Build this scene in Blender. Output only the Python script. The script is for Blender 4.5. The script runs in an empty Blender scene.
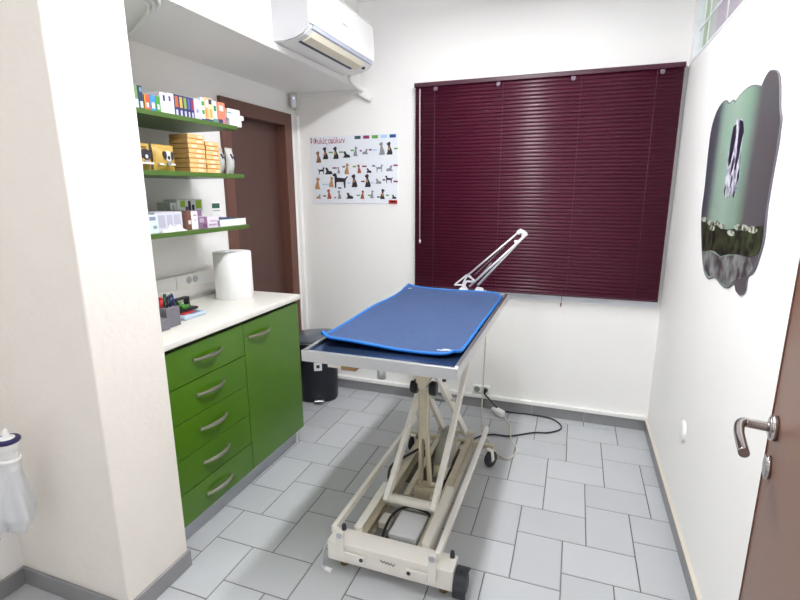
import bpy, bmesh, math, random
from mathutils import Vector, Matrix, Euler
random.seed(7)
S = bpy.context.scene
COL = S.collection
PI = math.pi

# ------------------------------------------------------------------ materials
def lin(h):
    h = h.lstrip('#')
    out = []
    for i in (0, 2, 4):
        c = int(h[i:i+2], 16) / 255
        out.append(c / 12.92 if c <= .04045 else ((c + .055) / 1.055) ** 2.4)
    return tuple(out) + (1,)

MATS = {}
def mat(name, hexc, rough=.5, metal=0., var=.04, scale=8., bump=0., bscale=60., coat=0., stretch=None, island=0., emit=None, trans=0., spec=None):
    if name in MATS: return MATS[name]
    m = bpy.data.materials.new(name); m.use_nodes = True
    nt = m.node_tree; N = nt.nodes; L = nt.links
    b = N['Principled BSDF']
    b.inputs['Roughness'].default_value = rough
    b.inputs['Metallic'].default_value = metal
    b.inputs['Coat Weight'].default_value = coat
    b.inputs['Coat Roughness'].default_value = .08
    b.inputs['Transmission Weight'].default_value = trans
    if spec is not None: b.inputs['Specular IOR Level'].default_value = spec
    tc = N.new('ShaderNodeTexCoord'); mp = N.new('ShaderNodeMapping')
    L.new(tc.outputs['Object'], mp.inputs['Vector'])
    if stretch: mp.inputs['Scale'].default_value = stretch
    c = lin(hexc)
    no = N.new('ShaderNodeTexNoise'); no.inputs['Scale'].default_value = scale
    no.inputs['Detail'].default_value = 4
    L.new(mp.outputs['Vector'], no.inputs['Vector'])
    mx = N.new('ShaderNodeMix'); mx.data_type = 'RGBA'
    mx.inputs[6].default_value = tuple(max(0, v * (1 - var)) for v in c[:3]) + (1,)
    mx.inputs[7].default_value = tuple(min(1, v * (1 + var)) for v in c[:3]) + (1,)
    L.new(no.outputs['Fac'], mx.inputs[0])
    last = mx.outputs[2]
    if island:
        g = N.new('ShaderNodeNewGeometry')
        mr = N.new('ShaderNodeMapRange'); mr.inputs[3].default_value = 1 - island; mr.inputs[4].default_value = 1 + island
        L.new(g.outputs['Random Per Island'], mr.inputs[0])
        vm = N.new('ShaderNodeVectorMath'); vm.operation = 'SCALE'
        L.new(last, vm.inputs[0]); L.new(mr.outputs[0], vm.inputs['Scale'])
        last = vm.outputs[0]
    L.new(last, b.inputs['Base Color'])
    if bump:
        n2 = N.new('ShaderNodeTexNoise'); n2.inputs['Scale'].default_value = bscale; n2.inputs['Detail'].default_value = 5
        L.new(mp.outputs['Vector'], n2.inputs['Vector'])
        bp = N.new('ShaderNodeBump'); bp.inputs['Strength'].default_value = bump; bp.inputs['Distance'].default_value = .01
        L.new(n2.outputs['Fac'], bp.inputs['Height']); L.new(bp.outputs[0], b.inputs['Normal'])
    if emit:
        b.inputs['Emission Color'].default_value = lin(emit[0]); b.inputs['Emission Strength'].default_value = emit[1]
    MATS[name] = m
    return m

WALL = mat('wall_paint', '#f4f3f1', .6, var=.015, scale=3, bump=.04, bscale=90)
WALLB = mat('rough_wall_paint', '#eee8e0', .65, var=.03, scale=9, bump=.25, bscale=35)
CEIL = mat('ceiling_paint', '#f2f1f0', .8, var=.01)
TILE = mat('floor_tile', '#babdc0', .36, var=.06, scale=5, bump=.03, bscale=25, island=.05)
GROUT = mat('grout', '#6f6e6c', .9, var=.1)
BASE = mat('baseboard_tile', '#8f8f91', .45, var=.06, scale=12)
BASECAP = mat('baseboard_edge_paint', '#cfc8bb', .6)
WHITE = mat('white_plastic', '#f1f1f0', .35, var=.01)
WHITEP = mat('white_paper', '#f6f6f7', .8, var=.02, scale=30)
GREEN = mat('green_gloss_laminate', '#477308', .24, var=.02, coat=.2)
SHELFG = mat('green_shelf_laminate', '#4d6c2e', .4, var=.04)
CARC = mat('dark_carcass', '#1d2416', .6)
WORKTOP = mat('cream_worktop', '#e9e6df', .3, var=.02, scale=40)
NICKEL = mat('brushed_nickel', '#b9b4a6', .28, 1, var=.05, scale=60)
CHROME = mat('satin_chrome', '#b5b0ae', .22, 1, var=.04)
ALU = mat('aluminium', '#c9ccd0', .35, 1, var=.04)
PLINTH = mat('aluminium_plinth', '#b6b9bd', .38, .6, var=.05)
STEEL = mat('stainless_steel', '#d6d7d8', .34, 1, var=.05, scale=20)
TRAY = mat('tray_film', '#3f567f', .22, .75, var=.08, scale=6)
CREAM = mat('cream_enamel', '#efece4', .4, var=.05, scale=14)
CREAMD = mat('shaded_cream_enamel', '#cbc2ab', .45, var=.1, scale=18)  # darker cream for inner frame parts, with gap shade put into its colour
BLACKP = mat('black_plastic', '#17181c', .4)
RUBBER = mat('dark_rubber', '#33363d', .6)
BINB = mat('dark_bin_plastic', '#161b27', .45, var=.05)
BINL = mat('grey_bin_lid', '#6d747d', .2, .1)
MAROON = mat('maroon_slats', '#4d1029', .38, var=.04, scale=3, spec=.4)
MAROOND = mat('maroon_rail', '#451329', .4)
CORD = mat('maroon_cord', '#6f4358', .7)
WOODD = mat('dark_brown_door', '#573b35', .5, var=.14, scale=5, stretch=(6, 6, .5))
WOODF = mat('brown_door_frame', '#6b463b', .5, var=.15, scale=6, stretch=(5, 5, .5))
WOODR = mat('reddish_brown_door', '#775546', .38, var=.1, scale=6, stretch=(7, 7, .35))
MATC = mat('blue_grey_fleece', '#3c5078', .95, var=.22, scale=70, bump=.3, bscale=220)
MATB = mat('bright_blue_binding', '#0f70c4', .6, var=.05)
FRAMEW = mat('white_window_frame', '#f0f3fa', .4)
NAVY = mat('navy_plastic', '#241f56', .4)
BAGM = mat('white_polythene', '#e7e9ec', .35, var=.03, trans=.25)
CARD = mat('orange_cardboard', '#e6bd80', .6, var=.08, scale=14)
CARDS = mat('tan_cardboard', '#c79d5e', .65, var=.08, scale=14)
GREYF = mat('grey_felt', '#77747c', .9, var=.2, scale=60)

# ------------------------------------------------------------------ mesh builder (world coordinates)
def base_of(o):
    v = Vector((0, 0, 0))
    while o is not None:
        v += Vector(o.location); o = o.parent
    return v

class MB:
    def __init__(s): s.bm = bmesh.new(); s.mi = 0
    def box(s, x0, x1, y0, y1, z0, z1, bev=0., rot=None, piv=None, seg=2):
        c = Vector(((x0+x1)/2, (y0+y1)/2, (z0+z1)/2))
        r = bmesh.ops.create_cube(s.bm, size=1)
        vs = r['verts']
        for v in vs:
            v.co = Vector((v.co.x*(x1-x0), v.co.y*(y1-y0), v.co.z*(z1-z0))) + c
        fs = list({f for v in vs for f in v.link_faces})
        for f in fs: f.material_index = s.mi
        if bev:
            es = list({e for v in vs for e in v.link_edges})
            rr = bmesh.ops.bevel(s.bm, geom=es, offset=bev, segments=seg, affect='EDGES', profile=.5)
            vs = list({v for f in rr['faces'] for v in f.verts} | {v for v in vs if v.is_valid})
            for f in {f for v in vs for f in v.link_faces}: f.material_index = s.mi; f.smooth = True if seg > 2 else False
        if rot is not None:
            p = Vector(piv) if piv else c
            m = Euler(rot).to_matrix()
            for v in vs: v.co = m @ (v.co - p) + p
        return vs
    def beam(s, p0, p1, w, h, up=(0, 0, 1), bev=.002):
        p0 = Vector(p0); p1 = Vector(p1); d = (p1 - p0); L = d.length; d.normalize()
        u = Vector(up); sd = d.cross(u).normalized(); u = sd.cross(d).normalized()
        r = bmesh.ops.create_cube(s.bm, size=1); vs = r['verts']
        M = Matrix((sd, d, u)).transposed()
        for v in vs: v.co = M @ Vector((v.co.x*w, v.co.y*L, v.co.z*h)) + (p0+p1)/2
        for f in {f for v in vs for f in v.link_faces}: f.material_index = s.mi
        if bev:
            es = list({e for v in vs for e in v.link_edges})
            bmesh.ops.bevel(s.bm, geom=es, offset=bev, segments=1, affect='EDGES')
    def cyl(s, p0, p1, r0, r1=None, n=24, cap=True):
        r1 = r0 if r1 is None else r1
        s.tube([p0, p1], [r0, r1], n, cap)
    def tube(s, pts, r, n=10, cap=True, closed=False):
        pts = [Vector(p) for p in pts]; k = len(pts)
        rs = r if isinstance(r, (list, tuple)) else [r]*k
        rings = []; prev = None
        for i, p in enumerate(pts):
            if closed: t = pts[(i+1) % k] - pts[i-1]
            else: t = pts[min(i+1, k-1)] - pts[max(i-1, 0)]
            t.normalize()
            if prev is None:
                a = Vector((0, 0, 1)) if abs(t.z) < .9 else Vector((1, 0, 0))
                u = t.cross(a).normalized()
            else:
                u = (prev - t*prev.dot(t))
                u = u.normalized() if u.length > 1e-6 else t.orthogonal().normalized()
            prev = u; w = t.cross(u)
            rings.append([s.bm.verts.new(p + (u*math.cos(2*PI*j/n) + w*math.sin(2*PI*j/n))*rs[i]) for j in range(n)])
        m = k if closed else k-1
        for i in range(m):
            a, b = rings[i], rings[(i+1) % k]
            for j in range(n):
                f = s.bm.faces.new((a[j], a[(j+1) % n], b[(j+1) % n], b[j])); f.smooth = True; f.material_index = s.mi
        if cap and not closed:
            for q in (list(reversed(rings[0])), rings[-1]):
                f = s.bm.faces.new(q); f.material_index = s.mi
    def lathe(s, c, prof, n=32, axis='z', capend=True):
        c = Vector(c); rings = []
        for r, z in prof:
            ring = []
            for j in range(n):
                a = 2*PI*j/n; q = Vector((r*math.cos(a), r*math.sin(a), z))
                if axis == 'x': q = Vector((q.z, q.x, q.y))
                elif axis == 'y': q = Vector((q.x, q.z, q.y))
                ring.append(s.bm.verts.new(c+q))
            rings.append(ring)
        for i in range(len(rings)-1):
            a, b = rings[i], rings[i+1]
            for j in range(n):
                f = s.bm.faces.new((a[j], a[(j+1) % n], b[(j+1) % n], b[j])); f.smooth = True; f.material_index = s.mi
        if capend:
            for q in (rings[0], rings[-1]):
                f = s.bm.faces.new(q); f.material_index = s.mi
    def prism(s, poly, axis, a0, a1):
        """poly: 2D points in the plane of the other two axes (order x<y<z), extruded along axis"""
        def P(q, a):
            return {'x': (a, q[0], q[1]), 'y': (q[0], a, q[1]), 'z': (q[0], q[1], a)}[axis]
        A = [s.bm.verts.new(P(q, a0)) for q in poly]; B = [s.bm.verts.new(P(q, a1)) for q in poly]
        n = len(poly)
        fs = [s.bm.faces.new(A), s.bm.faces.new(list(reversed(B)))]
        for i in range(n): fs.append(s.bm.faces.new((A[i], B[i], B[(i+1) % n], A[(i+1) % n])))
        for f in fs: f.material_index = s.mi
        return fs
    def grid(s, fn, nu, nv, smooth=True):
        V = [[s.bm.verts.new(fn(i/(nu), j/(nv))) for j in range(nv+1)] for i in range(nu+1)]
        for i in range(nu):
            for j in range(nv):
                f = s.bm.faces.new((V[i][j], V[i+1][j], V[i+1][j+1], V[i][j+1])); f.smooth = smooth; f.material_index = s.mi
        return V
    def build(s, name, m, parent=None, kind=None, label=None, weld=False):
        if weld: bmesh.ops.remove_doubles(s.bm, verts=s.bm.verts, dist=1e-5)
        bmesh.ops.recalc_face_normals(s.bm, faces=s.bm.faces)
        off = base_of(parent) if parent is not None else Vector((0, 0, 0))
        org = off
        if parent is None or True:
            # put the origin inside the mesh for top-level meshes
            if parent is None and s.bm.verts:
                xs = [v.co.x for v in s.bm.verts]; ys = [v.co.y for v in s.bm.verts]; zs = [v.co.z for v in s.bm.verts]
                org = Vector(((min(xs)+max(xs))/2, (min(ys)+max(ys))/2, min(zs)))
        for v in s.bm.verts: v.co -= org
        me = bpy.data.meshes.new(name); s.bm.to_mesh(me); s.bm.free()
        for q in (m if isinstance(m, (list, tuple)) else [m]): me.materials.append(q)
        o = bpy.data.objects.new(name, me); COL.objects.link(o)
        if parent is not None: o.parent = parent
        else: o.location = org
        if kind: o['kind'] = kind
        if label: o['label'] = label
        return o

def tag(o, label, cat, group=None):
    o['label'] = label; o['category'] = cat
    if group: o['group'] = group
    return o
def thing(name, label, cat, loc, group=None):
    o = bpy.data.objects.new(name, None); COL.objects.link(o); o.location = loc
    o.empty_display_size = .05
    return tag(o, label, cat, group)
def box(name, m, parent, x0, x1, y0, y1, z0, z1, bev=0., **k):
    b = MB(); b.box(x0, x1, y0, y1, z0, z1, bev); return b.build(name, m, parent, **k)
def text(name, s, size, m, parent, loc, rot, th=.0006):
    cu = bpy.data.curves.new(name, 'FONT'); cu.body = s; cu.size = size; cu.extrude = th; cu.offset = .0003; cu.align_x = 'LEFT'
    t = bpy.data.objects.new('tmp', cu); COL.objects.link(t)
    bpy.context.view_layer.update()
    dg = bpy.context.evaluated_depsgraph_get()
    me = bpy.data.meshes.new_from_object(t.evaluated_get(dg))
    bpy.data.objects.remove(t)
    me.materials.clear(); me.materials.append(m)
    o = bpy.data.objects.new(name, me); COL.objects.link(o)
    o.parent = parent
    o.location = Vector(loc) - base_of(parent); o.rotation_euler = rot
    return o
def smooth_path(pts, n=6):
    P = [Vector(p) for p in pts]; out = []
    for i in range(len(P)-1):
        p0 = P[max(i-1, 0)]; p1 = P[i]; p2 = P[i+1]; p3 = P[min(i+2, len(P)-1)]
        for k in range(n):
            t = k/n
            out.append(.5*((2*p1) + (p2-p0)*t + (2*p0-5*p1+4*p2-p3)*t*t + (-p0+3*p1-3*p2+p3)*t**3))
    out.append(P[-1]); return out

# ------------------------------------------------------------------ room
XL, ZC, YF = -2.43, 2.66, -4.3      # left wall, ceiling, wall behind the viewpoint
W0, YB = .0955, -1.025
b = MB()
b.box(XL, 0, YF, 0, -.06, -.0025); b.mi = 1
g = .0022
def tile(x0, x1, y0, y1):
    x0, x1, y0, y1 = max(x0, XL), min(x1, 0), max(y0, YF), min(y1, 0)
    if x1-x0 < .012 or y1-y0 < .012: return
    x0 += g; x1 -= g; y0 += g; y1 -= g; e = .0022
    lo = [b.bm.verts.new(q) for q in ((x0, y0, -.0024), (x1, y0, -.0024), (x1, y1, -.0024), (x0, y1, -.0024))]
    hi = [b.bm.verts.new(q) for q in ((x0+e, y0+e, 0), (x1-e, y0+e, 0), (x1-e, y1-e, 0), (x0+e, y1-e, 0))]
    fs = [b.bm.faces.new(hi)] + [b.bm.faces.new((lo[i], lo[(i+1) % 4], hi[(i+1) % 4], hi[i])) for i in range(4)]
    for f in fs: f.material_index = 1
for m in range(-30, 31):
    for n in range(-22, 23):
        x = -.562 + W0*(2*m-3*n); y = YB + W0*(-2*m-3*n)
        if not (XL-.6 < x < .6 and YF-.6 < y < .6): continue
        tile(x, x+2*W0, y, y+3*W0)
        tile(x-3*W0, x, y, y+2*W0)
b.build('floor', [GROUT, TILE], kind='structure')

WX0, WX1, WZ0, WZ1 = -1.49, -.05, .86, 2.10            # window opening in the back wall
b = MB()
b.box(XL-.15, WX0, 0, .15, -.06, ZC); b.box(WX1, .14, 0, .15, -.06, ZC)
b.box(WX0, WX1, 0, .15, -.06, WZ0); b.box(WX0, WX1, 0, .15, WZ1, ZC)
b.build('wall_back', WALL, kind='structure')
# left wall with the brown door's opening
DY0, DY1, DZ = -.75, -.15, 1.935
b = MB()
b.box(XL-.15, XL, YF, DY0, -.06, ZC); b.box(XL-.15, XL, DY1, 0, -.06, ZC); b.box(XL-.15, XL, DY0, DY1, DZ, ZC)
b.build('wall_left', WALL, kind='structure')
# right wall with the high window
TY0, TY1, TZ0, TZ1 = -1.9, -.07, 2.135, 2.56
b = MB()
b.box(0, .14, YF, 0, -.06, TZ0); b.box(0, .14, YF, 0, TZ1, ZC); b.box(0, .14, TY1, 0, TZ0, TZ1); b.box(0, .14, YF, TY0, TZ0, TZ1)
b.build('wall_right', WALL, kind='structure')
box('wall_front', WALL, None, XL-.15, .14, YF-.15, YF, -.06, ZC, kind='structure')
box('ceiling', CEIL, None, XL-.15, .14, YF-.15, .15, ZC, ZC+.1, kind='structure')
PX, PY0, PY1 = -1.891, -2.1456, -1.8667
b = MB(); b.box(XL, PX, PY0, PY1, 0, ZC, .006)
b.build('wall_pillar', WALLB, kind='structure')
SZ, SX = 2.139, -1.925
box('wall_soffit', WALL, None, XL, SX, PY1, 0, SZ, ZC, kind='structure')
b = MB(); b.box(SX, SX+.010, PY1, -.0, SZ, SZ+.032, .003)
b.build('trim_1', WALL, kind='structure')
# baseboards
HB = .072
def skirt(name, x0, x1, y0, y1, seams):
    b = MB(); b.box(x0, x1, y0, y1, 0, HB-.006); b.mi = 1
    b.box(x0, x1, y0, y1, HB-.006, HB, 0); b.mi = 0
    return b.build(name, [BASE, BASECAP], kind='structure')
b = MB()
xs = [XL, -2.02, -1.69, -1.36, -1.03, -.70, -.37, -.013]
for i in range(len(xs)-1): b.box(xs[i]+.001, xs[i+1]-.001, -.012, 0, 0, HB, .0015)
b.build('baseboard_back', BASE, kind='structure')
b = MB(); b.box(-.012, 0, YF, 0, 0, HB, .002); b.mi = 1; b.box(-.014, 0, YF, 0, HB, HB+.006)
b.build('baseboard_right', [BASE, BASECAP], kind='structure')
b = MB(); b.box(XL+.012, PX+.012, PY0-.012, PY0, 0, HB, .002); b.box(PX, PX+.012, PY0, PY1+.004, 0, HB, .002)
b.build('baseboard_pillar', BASE, kind='structure')
b = MB(); b.box(XL, XL+.012, YF, PY0, 0, HB, .002)
b.build('baseboard_left', BASE, kind='structure')
b = MB(); b.box(XL, -.014, -.024, 0, HB, HB+.026, .004)
b.build('trim_2', WALL, kind='structure')

# back window behind the blind
b = MB()
for a in ((WX0, WX0+.05, WZ0, WZ1), (WX1-.05, WX1, WZ0, WZ1), (WX0+.05, WX1-.05, WZ0, WZ0+.05), (WX0+.05, WX1-.05, WZ1-.05, WZ1), ((WX0+WX1)/2-.03, (WX0+WX1)/2+.03, WZ0+.05, WZ1-.05)):
    b.box(a[0], a[1], .05, .10, a[2], a[3], .003)
w = b.build('window_1', FRAMEW, kind='structure')
box('pane', mat('dark_glass', '#c8d4d8', .05, var=0, trans=.9), w, WX0+.05, WX1-.05, .072, .078, WZ0+.05, WZ1-.05)
b = MB(); b.box(WX0-.03, -.02, -.022, .05, .798, .838, .003)
b.build('sill', mat('grey_white_sill', '#e9edf5', .4), w)

# high internal window on the right wall
b = MB()
b.box(-.003, .03, TY1-.03, TY1, TZ0, TZ1); b.box(-.003, .03, TY0, TY0+.03, TZ0, TZ1)
b.box(-.003, .03, TY0, TY1, TZ1-.03, TZ1); b.box(-.003, .03, TY0, TY1, TZ0-.006, TZ0+.005, .001)
b.box(.012, .018, TY0+.03, TY1-.03, 2.270, 2.279)
w = b.build('window_2', FRAMEW, kind='structure')
GL = mat('clear_glass', '#f4f8f8', .02, var=0)
_n = GL.node_tree; _t = _n.nodes.new('ShaderNodeBsdfTransparent'); _g = _n.nodes.new('ShaderNodeBsdfGlossy'); _g.inputs['Roughness'].default_value = .02
_m = _n.nodes.new('ShaderNodeMixShader')
_m.inputs[0].default_value = .07; _n.links.new(_t.outputs[0], _m.inputs[1]); _n.links.new(_g.outputs[0], _m.inputs[2]); _n.links.new(_m.outputs[0], _n.nodes['Material Output'].inputs[0])
box('pane', GL, w, .0185, .022, TY0+.03, TY1-.03, TZ0+.005, TZ1-.03)
STRIPS = [mat('grey_green_fabric', '#c2cdbf', .8), mat('pale_grey_fabric', '#d0d4d1', .8), mat('lilac_grey_fabric', '#cbc4cd', .8), mat('pale_blue_fabric', '#ccd4de', .8)]
for q in STRIPS:
    q.node_tree.nodes['Principled BSDF'].inputs['Transmission Weight'].default_value = 0
    nt = q.node_tree; bs = nt.nodes['Principled BSDF']; tr = nt.nodes.new('ShaderNodeBsdfTranslucent'); ms = nt.nodes.new('ShaderNodeMixShader')
    tr.inputs[0].default_value = bs.inputs['Base Color'].default_value; nt.links.new(nt.nodes['Mix'].outputs[2], tr.inputs[0]); ms.inputs[0].default_value = .85
    nt.links.new(bs.outputs[0], ms.inputs[1]); nt.links.new(tr.outputs[0], ms.inputs[2]); nt.links.new(ms.outputs[0], nt.nodes['Material Output'].inputs[0])
vb = thing('vertical_blind', 'pale vertical fabric strips hanging behind the high window', 'blind', (.045, -1, TZ0))
ylist = [-.09, -.19, -.355, -.535, -.72, -.90, -1.08, -1.26, -1.44, -1.62, -1.87]
order = [0, 1, 2, 2, 1, 3, 0, 1, 2, 1]
box('headrail', FRAMEW, vb, .032, .062, TY0+.01, TY1-.01, TZ1-.03, TZ1, .002)
for i in range(10):
    b = MB(); y0, y1 = ylist[i+1]+.004, ylist[i]-.004
    b.box(.034+.004*(i % 2), .0355+.004*(i % 2), y0+.002, y1-.002, TZ0+.003, TZ1-.03)
    b.build('fabric_strip', STRIPS[order[i]], vb)

# brown inner door in the left wall
b = MB()
b.box(XL-.02, XL+.018, DY0-.06, DY0+.016, 0, DZ+.065, .003); b.box(XL-.02, XL+.018, DY1-.016, DY1+.07, 0, DZ+.065, .003); b.box(XL-.02, XL+.018, DY0+.016, DY1-.016, DZ-.016, DZ+.065, .003)
b.box(XL-.14, XL-.018, DY0-.002, DY0+.0155, 0, DZ); b.box(XL-.14, XL-.018, DY1-.0155, DY1+.002, 0, DZ); b.box(XL-.14, XL-.018, DY0, DY1, DZ-.0155, DZ+.002)
d1 = b.build('door_1', WOODF, kind='structure')
box('leaf', WOODD, d1, XL-.10, XL-.050, DY0+.0155, DY1-.0155, .006, DZ-.0155, .002)

# ------------------------------------------------------------------ open door at the right edge of view
d2 = thing('door_2', 'open reddish brown door leaf', 'door', (-.25, -2.815, 0)); del d2['label']; del d2['category']; d2['kind'] = 'structure'
E0 = Vector((-.092, -2.017, 0)); H0 = Vector((-.25, -2.815, 0)); du = (H0-E0).normalized(); nn = Vector((du.y, -du.x, 0))  # n faces into the room
if nn.x > 0: nn = -nn
def D(u, n, z): return E0 + du*u + nn*n + Vector((0, 0, z))
b = MB(); b.beam(D(0, -.02, 1.03), D(.813, -.02, 1.03), .04, 2.02, bev=.003); b.build('leaf', WOODR, d2)
hz = 1.015
b = MB(); b.cyl(D(.06, 0, hz), D(.06, .011, hz), .026, .026); b.cyl(D(.06, .011, hz), D(.06, .014, hz), .024, .018)
hd = b.build('handle', CHROME, d2)
b = MB()
pts = [D(.06, .012, hz), D(.06, .045, hz), D(.062, .055, hz+.001), D(.075, .062, hz-.001), D(.10, .064, hz-.006), D(.135, .062, hz-.012), D(.175, .06, hz-.014)]
b.tube(smooth_path(pts, 5), .0095, 14); b.build('lever', CHROME, hd)
b = MB(); b.cyl(D(.06, 0, hz-.086), D(.06, .008, hz-.086), .024, .024); b.cyl(D(.06, .008, hz-.086), D(.06, .010, hz-.086), .024, .020)
b.build('lock_plate', CHROME, d2)
# the wall stub that carries the hinges, just out of sight
box('wall_hinge', WALL, None, -.235, 0, -2.93, -2.80, 0, ZC, kind='structure')

# ------------------------------------------------------------------ venetian blind
BX0, BX1, BZ0, BZ1, BY = -1.526, -.022, .842, 2.139, -.05
vb = thing('venetian_blind', 'wide closed maroon slatted blind covering the back window', 'blind', ((BX0+BX1)/2, -.04, BZ0))
b = MB(); b.box(BX0, BX1, -.065, -.002, BZ1-.026, BZ1, .003); b.build('headrail', MAROOND, vb)
b = MB(); n = 58; z0 = BZ0+.022; z1 = BZ1-.036
for i in range(n):
    zc = z0 + (z1-z0)*i/(n-1); r = []
    rag = .02 if i > 3 else .02
    tilt = math.radians(77 if i > 4 else 60 + 3*i)
    for k in range(5):
        t = (k/4-.5)*.0265; arc = (1-(2*(k/4-.5))**2)*.0022
        y = BY - math.sin(0) + t*math.cos(tilt)*1 - arc*math.sin(tilt); z = zc + t*math.sin(tilt) + arc*math.cos(tilt)
        r.append((y, z))
    A = [b.bm.verts.new((BX0+.006, y, z)) for y, z in r]; B = [b.bm.verts.new((BX1-.004, y, z)) for y, z in r]
    for k in range(4):
        f = b.bm.faces.new((A[k], B[k], B[k+1], A[k+1])); f.smooth = True
sl = b.build('slats', MAROON, vb)
md = sl.modifiers.new('s', 'SOLIDIFY'); md.thickness = .0006
b = MB(); b.box(BX0+.004, BX1-.004, BY-.012, BY+.012, BZ0-.002, BZ0+.010, .003); b.build('bottom_rail', MAROOND, vb)
for x in (-1.39, -.97, -.535, -.155):
    b = MB(); b.cyl((x, BY-.0165, BZ0), (x, BY-.0165, BZ1-.03), .0011, n=6); b.build('ladder_cord', CORD, vb)
for x in (-1.385, -1.0, -.58, -.13):
    b = MB(); b.box(x-.012, x+.012, -.069, -.058, BZ1-.05, BZ1-.03, .003); b.tube([(x+.010*math.cos(a*.5), -.071, BZ1-.045+.010*math.sin(a*.5)) for a in range(13)], .0016, 6, closed=False)
    b.build('clip', mat('clear_grey_plastic', '#8d7787', .3), vb)
b = MB(); b.tube([(-1.485, -.072, 2.10), (-1.484, -.076, 2.06), (-1.480, -.072, 1.16)], .0042, 8); b.cyl((-1.480, -.072, 1.165), (-1.480, -.072, 1.14), .007)
b.build('tilt_wand', mat('clear_wand', '#cbbcc4', .25), vb)
b = MB(); b.cyl((-.56, BY-.012, BZ0), (-.561, BY-.012, .79), .0018, n=6); b.cyl((-.561, BY-.012, .795), (-.561, BY-.012, .772), .005, .003); b.build('cord_end', CORD, vb)

# ------------------------------------------------------------------ wall poster with dog breeds
CX0, CX1, CZ0, CZ1 = -2.309, -1.6575, 1.3954, 1.8524
pw = CX1-CX0; ph = CZ1-CZ0
po = thing('wall_poster', 'white poster of small dog photographs with a crimson title on the back wall', 'poster', ((CX0+CX1)/2, 0, CZ0))
box('sheet', mat('poster_sheet', '#e9eef6', .35, var=.01), po, CX0, CX1, -.006, 0, CZ0, CZ1, .001)
CRIM = mat('crimson_print', '#a81f4a', .5)
def U(u, v): return (CX0+pw*u, -.0062, CZ1-ph*v)          # u,v from the top left corner
tw = text('title_word', '\u03a6\u03c5\u03bb\u03ad\u03c2', .052, CRIM, po, U(.03, .105), (PI/2, 0, 0))
wx = max(v.co.x for v in tw.data.vertices)
tw2 = text('title_word', '\u03c3\u03ba\u03cd\u03bb\u03c9\u03bd', .052, CRIM, po, U(.03, .105), (PI/2, 0, 0))
w2 = max(v.co.x for v in tw2.data.vertices); kx = .245/(wx+.012+w2)
for q in (tw, tw2): q.scale = (kx, 1, 1)
tw2.location.x += (wx+.012)*kx
b = MB()
def quad(u, v, w_, h_):
    x, y, z = U(u, v); b.box(x, x+pw*w_, -.0068, -.006, z-ph*h_, z)
quad(-.004, .015, .016, .02); quad(.004, .04, .012, .02); quad(-.004, .065, .018, .022); b.build('title_mark', CRIM, po)
def dog(kind, u, v, sc, flip):
    x, _, z = U(u, v); f = -1 if flip else 1; s = sc*ph
    if kind == 'sit': P = [(-.25, 0), (.28, 0), (.33, .1), (.26, .35), (.12, .6), (.1, .72), (.16, .85), (.06, 1), (-.05, .96), (-.22, .86), (-.2, .76), (-.08, .7), (-.12, .45), (-.16, .2)]
    elif kind == 'stand': P = [(-.5, 0), (-.4, 0), (-.36, .4), (.22, .4), (.27, 0), (.38, 0), (.4, .5), (.6, .75), (.52, .78), (.36, .64), (-.3, .7), (-.36, .95), (-.5, 1), (-.7, .88), (-.66, .8), (-.52, .76), (-.52, .5)]
    else: P = [(-.55, 0), (.5, 0), (.6, .12), (.45, .35), (.05, .42), (-.1, .72), (-.3, .8), (-.46, .66), (-.36, .55), (-.3, .3)]
    b.prism([(x+f*px*s*.9, z-s+pz*s) for px, pz in P], 'y', -.0068, -.006)
dm = [mat('print_black', '#2c2a33', .5), mat('print_brown', '#8d6243', .5), mat('print_tan', '#b98a5e', .5), mat('print_grey', '#8f9299', .5), mat('print_rust', '#a5563a', .5)]
rows = [
 [('sit', .08, .21, .16, 0, 1), ('sit', .165, .15, .17, 0, 0), ('sit', .29, .15, .17, 0, 0), ('lie', .42, .20, .11, 0, 0), ('sit', .53, .16, .13, 1, 3), ('lie', .64, .18, .09, 1, 3), ('sit', .82, .11, .17, 0, 3), ('sit', .905, .11, .17, 0, 0)],
 [('stand', .11, .45, .10, 1, 0), ('lie', .20, .43, .12, 0, 0), ('sit', .32, .45, .09, 0, 3), ('sit', .425, .40, .15, 1, 2), ('sit', .56, .42, .12, 0, 4), ('lie', .675, .46, .08, 0, 0), ('stand', .79, .43, .10, 1, 3), ('lie', .91, .42, .10, 1, 3)],
 [('sit', .065, .60, .17, 1, 2), ('sit', .235, .59, .15, 1, 2), ('stand', .345, .54, .21, 0, 0), ('sit', .50, .56, .18, 0, 0), ('sit', .655, .56, .18, 0, 0), ('lie', .78, .61, .09, 0, 3), ('stand', .905, .59, .10, 0, 0)],
 [('lie', .07, .84, .08, 1, 2), ('sit', .195, .78, .14, 0, 4), ('sit', .32, .80, .12, 0, 3), ('lie', .445, .81, .11, 0, 0), ('sit', .60, .80, .12, 1, 4), ('sit', .71, .80, .11, 1, 3), ('sit', .83, .78, .14, 1, 0), ('lie', .955, .85, .07, 0, 0)]]
for R_ in rows:
    for kind, u, v, sc, fl, ci in R_:
        b = MB(); dog(kind, u, v, sc*1.08, fl)
        if kind == 'sit' and ci in (0, 1):
            b.mi = 1; x, _, z = U(u, v+sc*.45); b.box(x-.008, x+.006, -.0071, -.0068, z-.02, z)
        b.build('dog_picture', [dm[ci], dm[2]], po)
ccs = ['#3a5560', '#8e2f58', '#6aa84a', '#b4d4ef', '#24508f']
cm = [mat('print_tag%d' % i, c, .5) for i, c in enumerate(ccs)]
for i in range(5):
    b = MB(); quad(.52+.098*i, .012, .068, .045); b.build('colour_tag', cm[i], po)
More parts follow.
